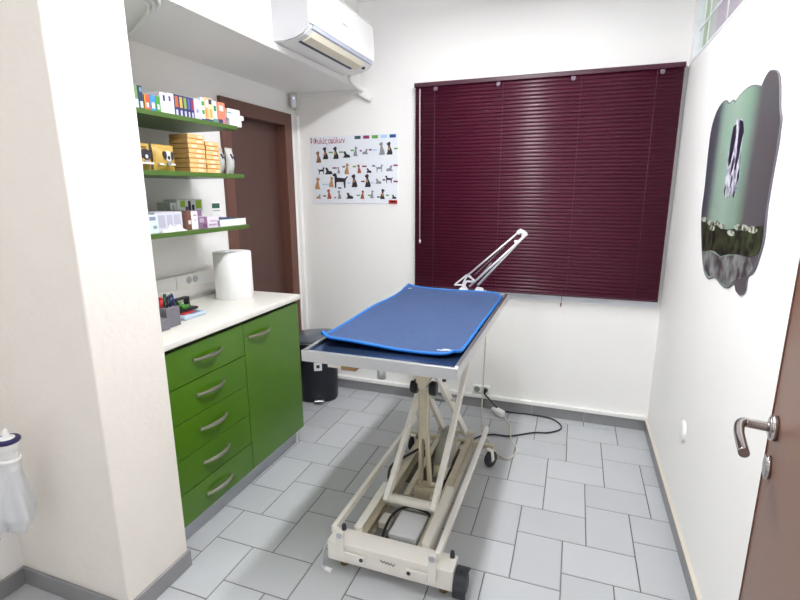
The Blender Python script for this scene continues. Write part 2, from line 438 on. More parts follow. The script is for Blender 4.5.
for (u, v, w_, ci) in [(.21, .225, .05, 2), (.335, .225, .05, 2), (.47, .205, .04, 2), (.575, .215, .025, 1), (.68, .205, .03, 1), (.72, .21, .05, 3), (.96, .2, .04, 2), (.25, .455, .05, 1), (.37, .44, .03, 0), (.49, .44, .04, 2), (.60, .44, .05, 1), (.715, .435, .03, 0), (.95, .435, .05, 1), (.12, .70, .08, 3), (.31, .755, .04, 0), (.42, .68, .04, 3), (.585, .66, .04, 1), (.70, .68, .03, 3), (.83, .64, .03, 0), (.95, .665, .05, 1), (.125, .875, .035, 0), (.26, .90, .02, 1), (.53, .865, .035, 2), (.66, .865, .03, 2), (.765, .89, .03, 0), (.865, .865, .035, 2)]:
    b = MB(); quad(u, v, w_, .022); b.build('colour_tag', cm[ci], po)
b = MB(); quad(.895, .945, .095, .055); b.build('corner_logo', mat('print_red', '#c8403c', .5), po)
b = MB(); quad(.91, .96, .065, .022); b.build('logo_lettering', WHITEP, po)

# ------------------------------------------------------------------ dog photo sticker on the right wall
OUT = [(-1.376,1.817),(-1.414,1.802),(-1.444,1.769),(-1.475,1.699),(-1.497,1.669),(-1.502,1.63),(-1.504,1.598),(-1.499,1.52),(-1.498,1.429),(-1.512,1.348),(-1.501,1.299),(-1.472,1.246),(-1.427,1.219),(-1.426,1.18),(-1.395,1.158),(-1.344,1.158),(-1.307,1.176),(-1.237,1.151),(-1.159,1.149),(-1.067,1.16),(-.983,1.14),(-.905,1.158),(-.826,1.235),(-.742,1.368),(-.733,1.49),(-.715,1.628),(-.716,1.728),(-.764,1.787),(-.831,1.812),(-.889,1.812),(-.936,1.795),(-.986,1.799),(-1.018,1.787),(-1.059,1.801),(-1.123,1.81),(-1.187,1.81),(-1.251,1.799),(-1.285,1.789),(-1.309,1.808),(-1.338,1.821)]
dc = thing('wall_sticker', 'wavy edged sticker photo of a leaping black and white dog on green', 'sticker', (0, -1.1, 1.14))
m = bpy.data.materials.new('meadow_print'); m.use_nodes = True
nt = m.node_tree; N = nt.nodes; L = nt.links; bs = N['Principled BSDF']; bs.inputs['Roughness'].default_value = .35
ge = N.new('ShaderNodeNewGeometry'); sp = N.new('ShaderNodeSeparateXYZ'); L.new(ge.outputs['Position'], sp.inputs[0])
mr = N.new('ShaderNodeMapRange'); mr.inputs[1].default_value = -1.52; mr.inputs[2].default_value = -.70; L.new(sp.outputs['Y'], mr.inputs[0])
cr = N.new('ShaderNodeValToRGB'); L.new(mr.outputs[0], cr.inputs[0])
e = cr.color_ramp.elements
e[0].position = 0; e[0].color = lin('#534e54'); e[1].position = 1; e[1].color = lin('#3e3850')
for p_, c_ in ((.25, '#5c5a5e'), (.38, '#86a190'), (.56, '#9fbbaa'), (.74, '#94b09f'), (.86, '#565b62')):
    q = e.new(p_); q.color = lin(c_)
no = N.new('ShaderNodeTexNoise'); no.inputs['Scale'].default_value = 6
mx = N.new('ShaderNodeMix'); mx.data_type = 'RGBA'; mx.blend_type = 'MULTIPLY'; mx.inputs[0].default_value = .25
L.new(cr.outputs[0], mx.inputs[6]); L.new(no.outputs['Color'], mx.inputs[7]); L.new(mx.outputs[2], bs.inputs['Base Color'])
MEAD = m
OUT = [(v.x, v.y) for v in smooth_path([(y, z, 0) for y, z in OUT+OUT[:1]], 5)[:-1]]
b = MB(); b.prism(OUT, 'x', -.004, 0); b.build('sheet', MEAD, dc)
bmE = MB(); bmE.tube([(-.002, y, z) for y, z in OUT], .003, 6, closed=True); bmE.build('sheet_edge', mat('print_edge', '#6d6873', .5), dc)
import math as _m
def blob(cy, cz, ry, rz, n=14, seed=0):
    rr = random.Random(seed); return [(cy+ry*_m.cos(2*PI*i/n)*(1+rr.uniform(-.12, .12)), cz+rz*_m.sin(2*PI*i/n)*(1+rr.uniform(-.12, .12))) for i in range(n)]
# mossy log and stones
top = [(-.755,1.352),(-.82,1.362),(-.90,1.348),(-.97,1.36),(-1.053,1.353),(-1.13,1.342),(-1.211,1.349),(-1.293,1.369),(-1.36,1.362),(-1.413,1.37),(-1.497,1.380)]
bot = [(-1.503,1.33),(-1.497,1.300),(-1.418,1.279),(-1.295,1.274),(-1.20,1.262),(-1.11,1.244),(-1.03,1.252),(-.956,1.249),(-.90,1.238),(-.835,1.232)]
def mottled(nm, c1, c2, sc, lo=.4, hi=.6):
    m = bpy.data.materials.new(nm); m.use_nodes = True; nt = m.node_tree; N = nt.nodes; L = nt.links
    no = N.new('ShaderNodeTexNoise'); no.inputs['Scale'].default_value = sc; no.inputs['Detail'].default_value = 6
    tc = N.new('ShaderNodeTexCoord'); L.new(tc.outputs['Object'], no.inputs['Vector'])
    r = N.new('ShaderNodeValToRGB'); r.color_ramp.elements[0].position = lo; r.color_ramp.elements[1].position = hi
    r.color_ramp.elements[0].color = lin(c1); r.color_ramp.elements[1].color = lin(c2)
    L.new(no.outputs['Fac'], r.inputs[0]); L.new(r.outputs[0], N['Principled BSDF'].inputs['Base Color']); N['Principled BSDF'].inputs['Roughness'].default_value = .4
    return m
b = MB(); b.prism(top+bot, 'x', -.005, -.004)
b.build('log_picture', mottled('moss_print', '#0f110e', '#3d4a2c', 22, .42, .66), dc)
b = MB()
b.prism([(-.84,1.23),(-.956,1.247),(-1.11,1.242),(-1.295,1.272),(-1.42,1.277),(-1.468,1.25),(-1.42,1.22),(-1.3,1.185),(-1.235,1.158),(-1.16,1.155),(-1.067,1.166),(-.983,1.148),(-.91,1.165)], 'x', -.0046, -.004)
b.build('stone_picture', mottled('stone_print', '#453d45', '#8f9490', 18, .38, .66), dc)
b = MB()
for i, (y, z) in enumerate([(-.8,1.36),(-.9,1.352),(-1.0,1.357),(-1.08,1.35),(-1.27,1.36),(-1.33,1.362),(-1.41,1.362),(-1.2,1.335),(-.95,1.335)]):
    b = MB(); b.prism(blob(y, z, .045, .010, 14, i), 'x', -.0056, -.005); b.build('lichen_picture', mottled('lichen_print', '#4d553f', '#b9bdb2', 45, .4, .55) if i == 0 else bpy.data.materials['lichen_print'], dc)
PW = mottled('print_white', '#77738a', '#cfcedb', 30, .36, .56); PB = mat('print_blackblue', '#1d1b30', .4)
b = MB(); b.prism([(-1.076,1.719),(-1.112,1.722),(-1.151,1.707),(-1.176,1.664),(-1.175,1.611),(-1.195,1.542),(-1.192,1.502),(-1.174,1.453),(-1.150,1.462),(-1.132,1.50),(-1.115,1.455),(-1.073,1.452),(-1.042,1.481),(-1.04,1.548),(-1.027,1.614),(-1.065,1.661)], 'x', -.0052, -.004)
dg_ = b.build('dog_picture', PW, dc)
for poly in ([(-1.052,1.70),(-1.083,1.704),(-1.098,1.66),(-1.092,1.62),(-1.075,1.575),(-1.052,1.56),(-1.043,1.606),(-1.041,1.657)],
             [(-1.115,1.714),(-1.15,1.708),(-1.180,1.672),(-1.172,1.64),(-1.165,1.59),(-1.150,1.55),(-1.132,1.545),(-1.135,1.60),(-1.122,1.665)],
             [(-1.105,1.60),(-1.118,1.585),(-1.112,1.55),(-1.098,1.53),(-1.092,1.57)],
             [(-1.19,1.56),(-1.196,1.52),(-1.184,1.49),(-1.176,1.53)], [(-1.05,1.50),(-1.065,1.455),(-1.043,1.475)], [(-1.178,1.475),(-1.174,1.454),(-1.155,1.460),(-1.160,1.478)],
             [(-1.115,1.535),(-1.128,1.52),(-1.118,1.485),(-1.108,1.50)]):
    b = MB(); b.prism(poly, 'x', -.0058, -.0052); b.build('dark_marking', PB, dg_)


# ------------------------------------------------------------------ air conditioner
ac = thing('air_conditioner', 'white wall-mounted air conditioner above the soffit edge', 'air conditioner', (SX+.012, -.61, 2.17))
AY0, AY1 = -1.0, -.245; XB = SX-.006
b = MB()
XB += .016
prof = [(XB-.01, 2.176), (XB+.05, 2.172), (XB+.11, 2.180), (XB+.155, 2.196), (XB+.185, 2.222), (XB+.187, 2.30), (XB+.18, 2.42), (XB+.165, 2.445), (XB-.01, 2.445)]
b.prism(prof, 'y', AY0+.012, AY1-.012); body = b.build('body', WHITE, ac)
for s_, (y0, y1) in enumerate(((AY0, AY0+.012), (AY1-.012, AY1))):
    b = MB(); c = [(XB+(x-XB)*.985, 2.31+(z-2.31)*.985) for x, z in prof]
    c[0] = (XB-.01, c[0][1]); c[-1] = (XB-.01, c[-1][1])
    b.prism(c, 'y', y0, y1); b.build('end_cap', mat('off_white_plastic', '#c6c6c9', .45), ac)
b = MB(); fr = [(XB+.186, 2.238), (XB+.197, 2.236), (XB+.199, 2.30), (XB+.192, 2.425), (XB+.178, 2.446), (XB+.168, 2.446)]
b.prism(fr, 'y', AY0+.004, AY1-.004); b.build('front_panel', mat('gloss_white_panel', '#f7f7f6', .18, var=.005), ac)
b = MB(); b.prism([(XB+.168, 2.213), (XB+.188, 2.220), (XB+.194, 2.237), (XB+.180, 2.237)], 'y', AY0+.03, AY1-.02); b.build('air_louver', mat('grey_blue_strip', '#b9bfce', .35), ac)
b = MB(); b.prism([(XB+.118, 2.176), (XB+.160, 2.193), (XB+.176, 2.214), (XB+.166, 2.214), (XB+.150, 2.201), (XB+.116, 2.184)], 'y', AY0+.06, AY1-.10); b.build('flap', mat('cream_flap', '#eae3ce', .4), ac)
b = MB(); b.prism([(XB+.100, 2.1735), (XB+.112, 2.1755), (XB+.112, 2.183), (XB+.100, 2.181)], 'y', AY0+.05, AY1-.14); b.build('vent_slot', mat('slot_dark', '#55586a', .6), ac)
b = MB(); b.box(XB+.145, XB+.162, AY1-.075, AY1-.06, 2.186, 2.20, .002); b.build('sensor_window', BLACKP, ac)
b = MB(); b.box(XB+.1985, XB+.2000, -.665, -.605, 2.322, 2.327); b.box(XB+.1985, XB+.2000, -.66, -.64, 2.327, 2.330); b.build('brand_mark', mat('grey_print', '#a9adb3', .4), ac)
b = MB(); b.tube(smooth_path([(XB+.03, -.25, 2.174), (XB+.02, -.20, 2.150), (XB+.022, -.10, 2.130), (XB+.03, -.055, 2.128)], 4), .012, 10)
pc = b.build('drain_hose', WHITE, ac)
cd = thing('cable_trunking', 'short white cable duct angled down the back wall under the air conditioner', 'duct', (-1.87, 0, 2.07))
b = MB(); b.beam((-1.915, -.018, 2.118), (-1.838, -.018, 2.072), .034, .036, up=(0, 1, 0), bev=.004); b.build('duct', WHITE, cd)
b = MB(); b.beam((-1.92, -.019, 2.122), (-1.895, -.019, 2.107), .038, .044, up=(0, 1, 0), bev=.003); b.build('duct_end', WHITE, cd)
b = MB(); b.box(XL+.02, -1.935, -.016, 0, 2.115, 2.139, .003); tag(b.build('conduit', WHITE), 'thin white conduit along the top of the back wall under the soffit', 'conduit')
b = MB(); b.box(XL, XL+.03, -.026, -.0, .10, 2.0, .004); tag(b.build('conduit', WALL), 'slim painted conduit running up the far room corner', 'conduit')

# motion sensor
ms = thing('motion_sensor', 'small grey motion sensor high in the far room corner', 'sensor', (XL, -.085, 2.04))
def MSP(a, n, z): return Vector((XL+.040, -.078, z)) + Vector((.82, .57, 0))*a + Vector((.57, -.82, 0))*n
b = MB(); b.beam(MSP(-.022, 0, 2.082), MSP(.022, 0, 2.082), .040, .100, bev=.006); b.beam(MSP(-.03, -.028, 2.082), MSP(.0, -.028, 2.082), .03, .06); b.build('housing', mat('grey_plastic', '#c9c7c2', .4), ms)
b = MB(); b.beam(MSP(-.016, .021, 2.080), MSP(.016, .021, 2.080), .006, .07, bev=.003); b.build('lens', mat('lens_plastic', '#dfe4ee', .25), ms)
b = MB(); b.beam(MSP(-.004, .025, 2.098), MSP(.004, .025, 2.098), .004, .009, bev=.001); b.build('indicator', mat('indicator', '#f2f4ff', .1, emit=('#eef2ff', 1.5)), ms)

# loops of white cable by the soffit
b = MB()
for k, dx in enumerate((0, .035, .06)):
    pts = [(-2.02+dx, -1.86, SZ-.008), (-1.975+dx*.9, -1.76, SZ-.008), (-1.99+dx*.9, -1.68, SZ-.008), (-2.07+dx*.6, -1.60, SZ-.008), (-2.20+dx*.4, -1.52, SZ-.008), (-2.36+dx*.3, -1.42-dx*.4, SZ-.008)]
    b.tube(smooth_path(pts, 6), .0065, 8)
tag(b.build('cable', WHITE), 'bundle of looped white cables against the soffit beside the pillar', 'cable')

# ------------------------------------------------------------------ wall shelves
SY0, SY1, SXF = PY1, -1.097, -2.0887
for zb, lab in ((1.771, 'green wall shelf at the top, lined with narrow medicine boxes'), (1.545, 'green wall shelf in the middle, holding orange boxes and yellow bags'), (1.296, 'green wall shelf nearest the counter, holding pale cartons')):
    tag(box('wall_shelf', SHELFG, None, XL, SXF, SY0, SY1+(0, .026, .034)[(1.771, 1.545, 1.296).index(zb)], zb, zb+.019, .0015), lab, 'shelf', 'green wall shelves')
Z1, Z2, Z3 = 1.790, 1.564, 1.315

def carton(y0, y1, z0, h, face, side, lab, marks=(), x1=-2.115, depth=.12, group=None, name='medicine_box', topc=None):
    """a printed carton: body with printed panels on the face towards the room"""
    t = thing(name, lab, 'box', ((x1-depth/2), (y0+y1)/2, z0), group)
    b = MB(); b.box(x1-depth, x1, y0, y1, z0, z0+h, .0012)
    for f in b.bm.faces: f.material_index = 0 if f.normal.x > .5 or f.normal.x < -.5 else (2 if f.normal.z > .5 else 1)
    b.bm.normal_update()
    for f in b.bm.faces:
        nrm = f.normal; f.material_index = 0 if abs(nrm.x) > .7 else (2 if nrm.z > .7 else 1)
    b.build('carton', [mat('ink_'+face, face, .5, var=.03), mat('ink_'+side, side, .5, var=.03), mat('ink_'+(topc or side), topc or side, .5, var=.03)], t)
    for (u0, u1, v0, v1, c) in marks:
        w = y1-y0
        b = MB(); b.box(x1, x1+.0007, y0+w*u0, y0+w*u1, z0+h*v0, z0+h*v1); b.build('printed_panel', mat('ink_'+c, c, .5, var=.03), t)
    return t
GT = 'boxes on the top shelf'
carton(-1.665, -1.645, Z1, .085, '#7d9c6a', '#5d7a50', 'green topped medicine box at the pillar end of the top shelf', [(0, 1, .0, .42, '#c9d6d2')], group=GT)
carton(-1.643, -1.622, Z1, .087, '#25415c', '#2b4a66', 'dark navy medicine box on the top shelf', [(.3, .9, .08, .35, '#d6dee6'), (.4, .8, .75, .92, '#8fb0c8')], group=GT)
carton(-1.616, -1.589, Z1, .060, '#d2563c', '#e0a04a', 'small red medicine box with an orange side on the top shelf', [(.3, .7, .2, .5, '#f0e8e2'), (0, .18, 0, 1, '#e9a64a')], group=GT, depth=.15, topc='#d8cdc0')
carton(-1.588, -1.561, Z1, .062, '#3f8fd0', '#3f8fd0', 'small bright blue medicine box on the top shelf', [(.25, .75, .2, .55, '#e6eef6')], group=GT, depth=.15, topc='#d8cdc0')
carton(-1.560, -1.539, Z1, .062, '#4d9d3d', '#4d9d3d', 'small leaf green medicine box on the top shelf', [(.3, .7, .2, .5, '#eaf2e4')], group=GT, depth=.15, topc='#d8c6c0')
carton(-1.537, -1.500, Z1, .082, '#e6e6ee', '#dcdce4', 'white medicine box with one blue mark on the top shelf', [(.4, .7, .6, .88, '#3a4a72')], group=GT)
carton(-1.499, -1.464, Z1, .085, '#eceaf1', '#dcdce4', 'white medicine box with a violet mark beside the dark striped boxes', [(.2, .5, .62, .86, '#65507e')], group=GT)
stripe = [('#c1653a', 'orange'), ('#d8b84a', 'yellow'), ('#8aa850', 'olive green'), ('#5d64b4', 'blue violet'), ('#9c3a56', 'crimson')]
ys = [-1.463, -1.437, -1.414, -1.390, -1.371, -1.350]
for i, (c, nm) in enumerate(stripe):
    carton(ys[i], ys[i+1]-.001, Z1, .086, '#33366e', '#2f3262', 'dark blue box with %s stripe on the top shelf' % nm, [(.2, .85, .42, .92, c), (.25, .7, .06, .3, '#c9cbe0')], group=GT)
carton(-1.349, -1.307, Z1, .088, '#cfcbdc', '#c6c4d2', 'plain lilac grey box in the middle of the top shelf', [(.3, .6, .35, .5, '#9c8fae')], group=GT)
carton(-1.306, -1.284, Z1, .099, '#e8efe8', '#dfe6e0', 'white box with two green squares on the top shelf', [(.2, .9, .66, .85, '#3e9c4e'), (.2, .9, .3, .48, '#3e9c4e'), (0, 1, 0, .1, '#3d4472')], group=GT)
carton(-1.283, -1.259, Z1, .104, '#eab27a', '#e8d8c4', 'tall pale orange box on the top shelf', [(.3, .9, .6, .9, '#f2e9dc'), (0, 1, 0, .12, '#41487a'), (.1, .5, .2, .5, '#e58f40')], group=GT)
carton(-1.258, -1.232, Z1, .104, '#f0d3a8', '#e8d8c4', 'tall cream and orange box on the top shelf', [(.1, .8, .75, .95, '#3c3c60'), (0, 1, 0, .12, '#41487a'), (.2, .8, .2, .55, '#eba64e')], group=GT)
carton(-1.230, -1.203, Z1, .096, '#d7e6df', '#cfded8', 'narrow pale green box beside the salmon box', [(.2, .8, .55, .8, '#2f8f5a'), (0, 1, 0, .2, '#4b9c92')], group=GT)
carton(-1.200, -1.146, Z1, .098, '#dd8468', '#cf8066', 'salmon box with a dark round mark on the top shelf', [(.25, .75, .6, .85, '#f0dcd2'), (.05, .6, .05, .22, '#3b3f6a'), (.8, 1, 0, .3, '#c583a8')], group=GT)
carton(-1.135, -1.048, Z1, .033, '#eef0f0', '#e4e6e6', 'flat white carton under two others at the end of the top shelf', [(.3, .7, .3, .7, '#cfd4d8')], group=GT, x1=-2.10, depth=.16)
carton(-1.145, -1.022, Z1+.034, .021, '#f0f2f4', '#e6e8ea', 'long flat white carton in the middle of the white stack', [], group=GT, x1=-2.105, depth=.1)
carton(-1.140, -1.050, Z1+.056, .022, '#eef2ee', '#e2e6e4', 'flat white carton on top of the white stack', [(0, .3, 0, .25, '#5fae9c')], group=GT, x1=-2.105, depth=.15)

# middle shelf: yellow bags, two stacks of orange boxes, two grey bags
def pouch(y0, y1, z0, h, m, lab, name, cat, group, x=-2.14, dark='#2f3038', lean=0.):
    t = thing(name, lab, cat, (x, (y0+y1)/2, z0), group)
    w = y1-y0
    b = MB()
    def P(s):
        def fn(u, v):
            bul = math.sin(PI*u)**.6*math.sin(PI*min(1, v*1.08))**.7 if 0 < u < 1 and 0 < v < 1 else 0
            yy = y0+w*u + (.02*w*(u-.5))*math.cos(v*6)
            return (x + s*(.002+.026*max(0, bul if isinstance(bul, float) else 0)) - lean*v*h, yy, z0+h*v)
        return fn
    b.grid(P(1), 14, 14); b.grid(P(-1), 14, 14)
    body = b.build('bag_body', m, t, weld=True)
    return t, w
YB1 = mat('yellow_bag', '#c6a450', .5, var=.2, scale=22)
def puppy(t, y, z, s, x, dark):
    A = mat('ink_dogdark', '#34323a', .5); B = mat('ink_dogwhite', '#d9d7d2', .5)
    def pr2(nm, m_, cy, cz, ry, rz, x1):
        b = MB(); b.prism([(cy+ry*math.cos(2*PI*i/16), cz+rz*math.sin(2*PI*i/16)) for i in range(16)], 'x', x-.012, x1); b.build(nm, m_, t)
    pr2('dog_face_print', A if dark else B, y, z, .019*s, .025*s, x)
    for q in (-1, 1): pr2('dog_ear_print', A, y+q*.021*s, z+.002*s, .009*s, .019*s, x+.0006)
    pr2('dog_nose_print', B if dark else A, y, z-.008*s, .008*s, .009*s, x+.0008)
    pr2('dog_chest_print', mat('ink_dogchest', '#8d8b92', .5), y, z-.032*s, .012*s, .012*s, x-.0004)
for (y0, y1, lab) in ((-1.672, -1.588, 'yellow snack bag with a dark dog print next to the pillar'), (-1.584, -1.474, 'yellow snack bag with a black and white puppy print beside the orange boxes')):
    t, w = pouch(y0, y1, Z2, .105, YB1, lab, 'snack_bag', 'bag', 'yellow snack bags', x=-2.14 if y0 > -1.6 else -2.152)
    yc = (y0+y1)/2
    puppy(t, yc+.002, Z2+.060, .85, -2.1105 if y0 > -1.6 else -2.1225, yc < -1.58)
    b = MB(); b.box(-2.128, -2.118, y0+.012, y1-.012, Z2+.024, Z2+.031); b.build('white_band', mat('ink_bandwhite', '#e9e6dd', .5), t)
    b = MB(); b.box(-2.136, -2.131, y0+.025, y1-.03, Z2+.086, Z2+.092); b.build('brown_lettering', mat('ink_brown', '#8a6428', .5), t)
GO = 'orange boxes on the middle shelf'
def obox(y0, y1, z0, h, x1, dep, lab, wu):
    t = thing('orange_box', lab, 'box', (x1-dep/2, (y0+y1)/2, z0), GO)
    b = MB(); b.box(x1-dep, x1, y0, y1, z0, z0+h-.0012, .0022)
    b.bm.normal_update()
    for f in b.bm.faces: f.material_index = 0 if f.normal.x > .7 else 1
    b.build('carton', [CARD, CARDS], t)
    b = MB(); w = y1-y0; b.box(x1, x1+.0006, y0+w*wu, y0+w*(wu+.3), z0+h*.25, z0+h*.72); b.build('pale_label', mat('ink_label', '#f1e2c4', .5), t)
    b = MB(); b.box(x1, x1+.0005, y0+.004, y1-.004, z0+h*.0, z0+h*.14); b.build('orange_band', mat('ink_orange', '#e08a2e', .5), t)
ordn = ['bottom', 'second', 'third', 'fourth', 'fifth', 'sixth', 'seventh', 'topmost']
for i in range(8):
    h = .165/8; j = random.uniform(-.003, .003)
    obox(-1.396+j, -1.294+j, Z2+i*h, h, -2.124, .105, ('flat orange box, %s one counted up in the taller stack' % ordn[i]), [.5, .5, .55, .45, .5, .2, .55, .6][i])
for i in range(7):
    h = .142/7; j = random.uniform(-.003, .003)
    nm = 'topmost' if i == 6 else ordn[i]
    obox(-1.288+j, -1.198+j, Z2+i*h, h, -2.124, .10, ('flat orange box, %s one counted up in the shorter stack' % nm), [.6, .3, .3, .55, .5, .3, .25][i])
GBG = mat('grey_foil_bag', '#b9b9b7', .4, var=.06, scale=20)
for (y0, y1, x, lab) in ((-1.196, -1.150, -2.15, 'silvery grey bag with a black print right beside the orange stack'), (-1.166, -1.118, -2.118, 'silvery grey bag with a black print nearest the shelf end')):
    t, w = pouch(y0, y1, Z2, .122, GBG, lab, 'foil_bag', 'bag', 'grey bags')
    t.location.x += x+2.14
    b = MB(); b.prism([(y0+.012, Z2+.092), (y0+.026, Z2+.075), (y0+.036, Z2+.085), (y1-.006, Z2+.062), (y1-.010, Z2+.045), (y0+.03, Z2+.042), (y0+.018, Z2+.06)], 'x', x+.010, x+.026)
    b.build('black_print', PB, t)

# lower shelf
GL3 = 'cartons on the lowest shelf'
carton(-1.668, -1.616, Z3, .075, '#dbe7ea', '#cfdde2', 'pale aqua carton at the pillar end of the lowest shelf', [(.2, .8, .7, .9, '#8f92b0'), (.5, .85, .25, .42, '#8aa6b6')], group=GL3)
carton(-1.612, -1.462, Z3, .082, '#d3d3de', '#cfcfd8', 'large white carton covered in grey text on the lowest shelf', [(.12, .36, .22, .85, '#b3b4c4'), (.42, .62, .3, .85, '#b9bac8'), (.68, .92, .35, .85, '#bcbccb'), (0, .06, .2, .8, '#6a8a6c')], group=GL3, x1=-2.135)
carton(-1.452, -1.430, Z3, .084, '#7b5148', '#8a6458', 'narrow brown carton standing upright on the lowest shelf', [(.1, .8, .3, .5, '#e0d8d2')], group=GL3)
carton(-1.429, -1.390, Z3, .080, '#ece9ee', '#e2dfe6', 'narrow white carton standing beside the brown one', [(.3, .8, .75, .82, '#b08a9a'), (.3, .8, .5, .55, '#c0a0b0')], group=GL3)
carton(-1.386, -1.332, Z3, .052, '#8c6c8c', '#957a96', 'purple patterned carton on the lowest shelf', [(.1, .6, .55, .9, '#b9a9bb'), (.5, .9, .1, .4, '#7a4c74')], group=GL3, depth=.085)
carton(-1.330, -1.252, Z3, .052, '#e4dbe6', '#dcd2de', 'white and purple carton beside the purple one', [(.1, .75, .2, .35, '#b697b6'), (.2, .8, .55, .66, '#c4a9c4'), (.85, 1, .1, .6, '#7d6a92')], group=GL3, depth=.085)
carton(-1.245, -1.050, Z3, .033, '#f2f3f7', '#e2e4ea', 'long flat white box with a green lid at the end of the lowest shelf', [], group=GL3, topc='#3f7d55', depth=.14)
t = tag(box('booklet', mat('ink_navybook', '#37407a', .5), None, -2.235, -2.14, -1.225, -1.10, Z3+.0335, Z3+.038, .0008), 'thin dark blue booklet lying on the long white box', 'booklet')
carton(-1.344, -1.178, Z3, .130, '#dfe9e2', '#d6e0dc', 'pale carton with lime squares and a dark animal print, back of lowest shelf', [(.12, .3, .72, .96, '#9ac23c'), (.72, .95, .66, .96, '#a4c93a'), (.42, .52, .6, .94, '#34333c'), (.3, .45, .6, .74, '#6d6f7a'), (.56, .66, .6, .8, '#34333c')], x1=-2.27, depth=.08, group=GL3)
carton(-1.386, -1.347, Z3, .116, '#cfd8d6', '#c6d0ce', 'small pale grey carton standing behind the text covered one', [(.3, .6, .4, .9, '#a3b0b0')], x1=-2.27, depth=.08, group=GL3)
nt_ = thing('wall_notice', 'small white notice with a dark green panel on the wall by the brown door frame', 'notice', (XL, -.895, 1.34))
box('sheet', WHITEP, nt_, XL, XL+.003, -.935, -.855, 1.345, 1.425); box('green_panel', mat('ink_darkgreen', '#2c5b4e', .5), nt_, XL+.003, XL+.0036, -.927, -.866, 1.389, 1.416); box('grey_lettering', mat('ink_greyline', '#a9b0ae', .5), nt_, XL+.003, XL+.0036, -.925, -.864, 1.373, 1.379)
carton(-1.328, -1.262, Z3, .078, '#8d6a90', '#957a96', 'purple carton standing behind the purple patterned one', [], x1=-2.205, depth=.06, group=GL3)
b = MB()
def crump(u, v):
    return (-2.128+.03*v+.004*math.sin(9*u), -1.605+.13*u, Z3+.001+.024*math.sin(PI*u)**.6*(math.sin(PI*v))*(1+.35*math.sin(17*u+3*v)))
b.grid(crump, 24, 8)
def crumpb(u, v): return (-2.128+.03*v+.004*math.sin(9*u), -1.605+.13*u, Z3+.0005)
b.grid(crumpb, 24, 8)
tag(b.build('plastic_pouch', mat('ink_pouch', '#e8e6e4', .3, var=.1, scale=40), weld=True), 'crumpled white plastic pouch lying before the text covered carton', 'pouch')

# ------------------------------------------------------------------ counter run
XC = -1.962
ct = thing('countertop', 'long cream worktop over the green cabinets', 'worktop', (-2.18, -1.35, .885))
b = MB(); b.box(XL, -1.945, PY1, -.838, .8855, .9144, .004, seg=3); b.build('slab', WORKTOP, ct)
b = MB(); b.box(XL, XL+.012, PY1, -.838, .9144, .934, .002); b.build('back_strip', mat('grey_strip', '#a9aaa8', .4), ct)
def handle(yc, zc, parent, hl=.083):
    b = MB(); n = 14; R_ = []
    for i in range(n+1):
        t = i/n; y = yc-hl+2*hl*t; out = .004+.024*math.sin(PI*t)**.75; wz = .006+.0035*math.sin(PI*t)
        zz = zc + .0
        ring = [(XC+out-.003, y, zz-wz), (XC+out+.003, y, zz-wz*.7), (XC+out+.003, y, zz+wz*.7), (XC+out-.003, y, zz+wz)]
        R_.append([b.bm.verts.new(q) for q in ring])
    for i in range(n):
        for j in range(4):
            f = b.bm.faces.new((R_[i][j], R_[i][(j+1) % 4], R_[i+1][(j+1) % 4], R_[i+1][j])); f.smooth = j in (1, 3)
    b.bm.faces.new(R_[0]); b.bm.faces.new(R_[-1])
    b.box(XC, XC+.008, yc-hl-.004, yc-hl+.012, zc-.007, zc+.007, .002); b.box(XC, XC+.008, yc+hl-.012, yc+hl+.004, zc-.007, zc+.007, .002)
    return b.build('handle', NICKEL, parent, label='bowed satin nickel handle')
du_ = thing('drawer_cabinet', 'glossy green cabinet of five drawers beside the pillar', 'cabinet', (-2.2, -1.58, .1))
box('body', CARC, du_, XL, XC-.019, -1.828, -1.333, .1, .885)
zs = [.104, .2535, .407, .5605, .714, .8705]
for i in range(5):
    b = MB(); b.box(XC-.018, XC, -1.826, -1.3325, zs[i], zs[i+1]-.004, .0015)
    d = b.build('drawer', GREEN, du_)
    handle(-1.578, [.174, .329, .4865, .644, .799][i], d)
dcab = thing('door_cabinet', 'glossy green single door cabinet nearest the brown doorway', 'cabinet', (-2.2, -1.08, .1))
box('body', CARC, dcab, XL, XC-.019, -1.331, -.842, .1, .885)
b = MB(); b.box(XC-.018, XC, -1.3295, -.842, .104, .8665, .0015); d = b.build('door', GREEN, dcab)
handle(-1.212, .792, d)
box('side_panel', GREEN, dcab, XL, XC-.018, -.842, -.838, .1, .885)
pl = thing('cabinet_plinth', 'metallic grey kickboard under the green cabinets', 'plinth', (-2.01, -1.35, 0))
box('board', PLINTH, pl, -2.015, -2.0035, PY1, -.85, 0.001, .0995, .001)
b = MB(); b.box(-2.0035, -2.0, -.87, -.855, .001, .0995); b.build('end_clip', WHITE, pl)
b = MB(); b.box(-2.40, -2.02, -.87, -.85, 0.001, .0995); b.build('side_return', PLINTH, pl)

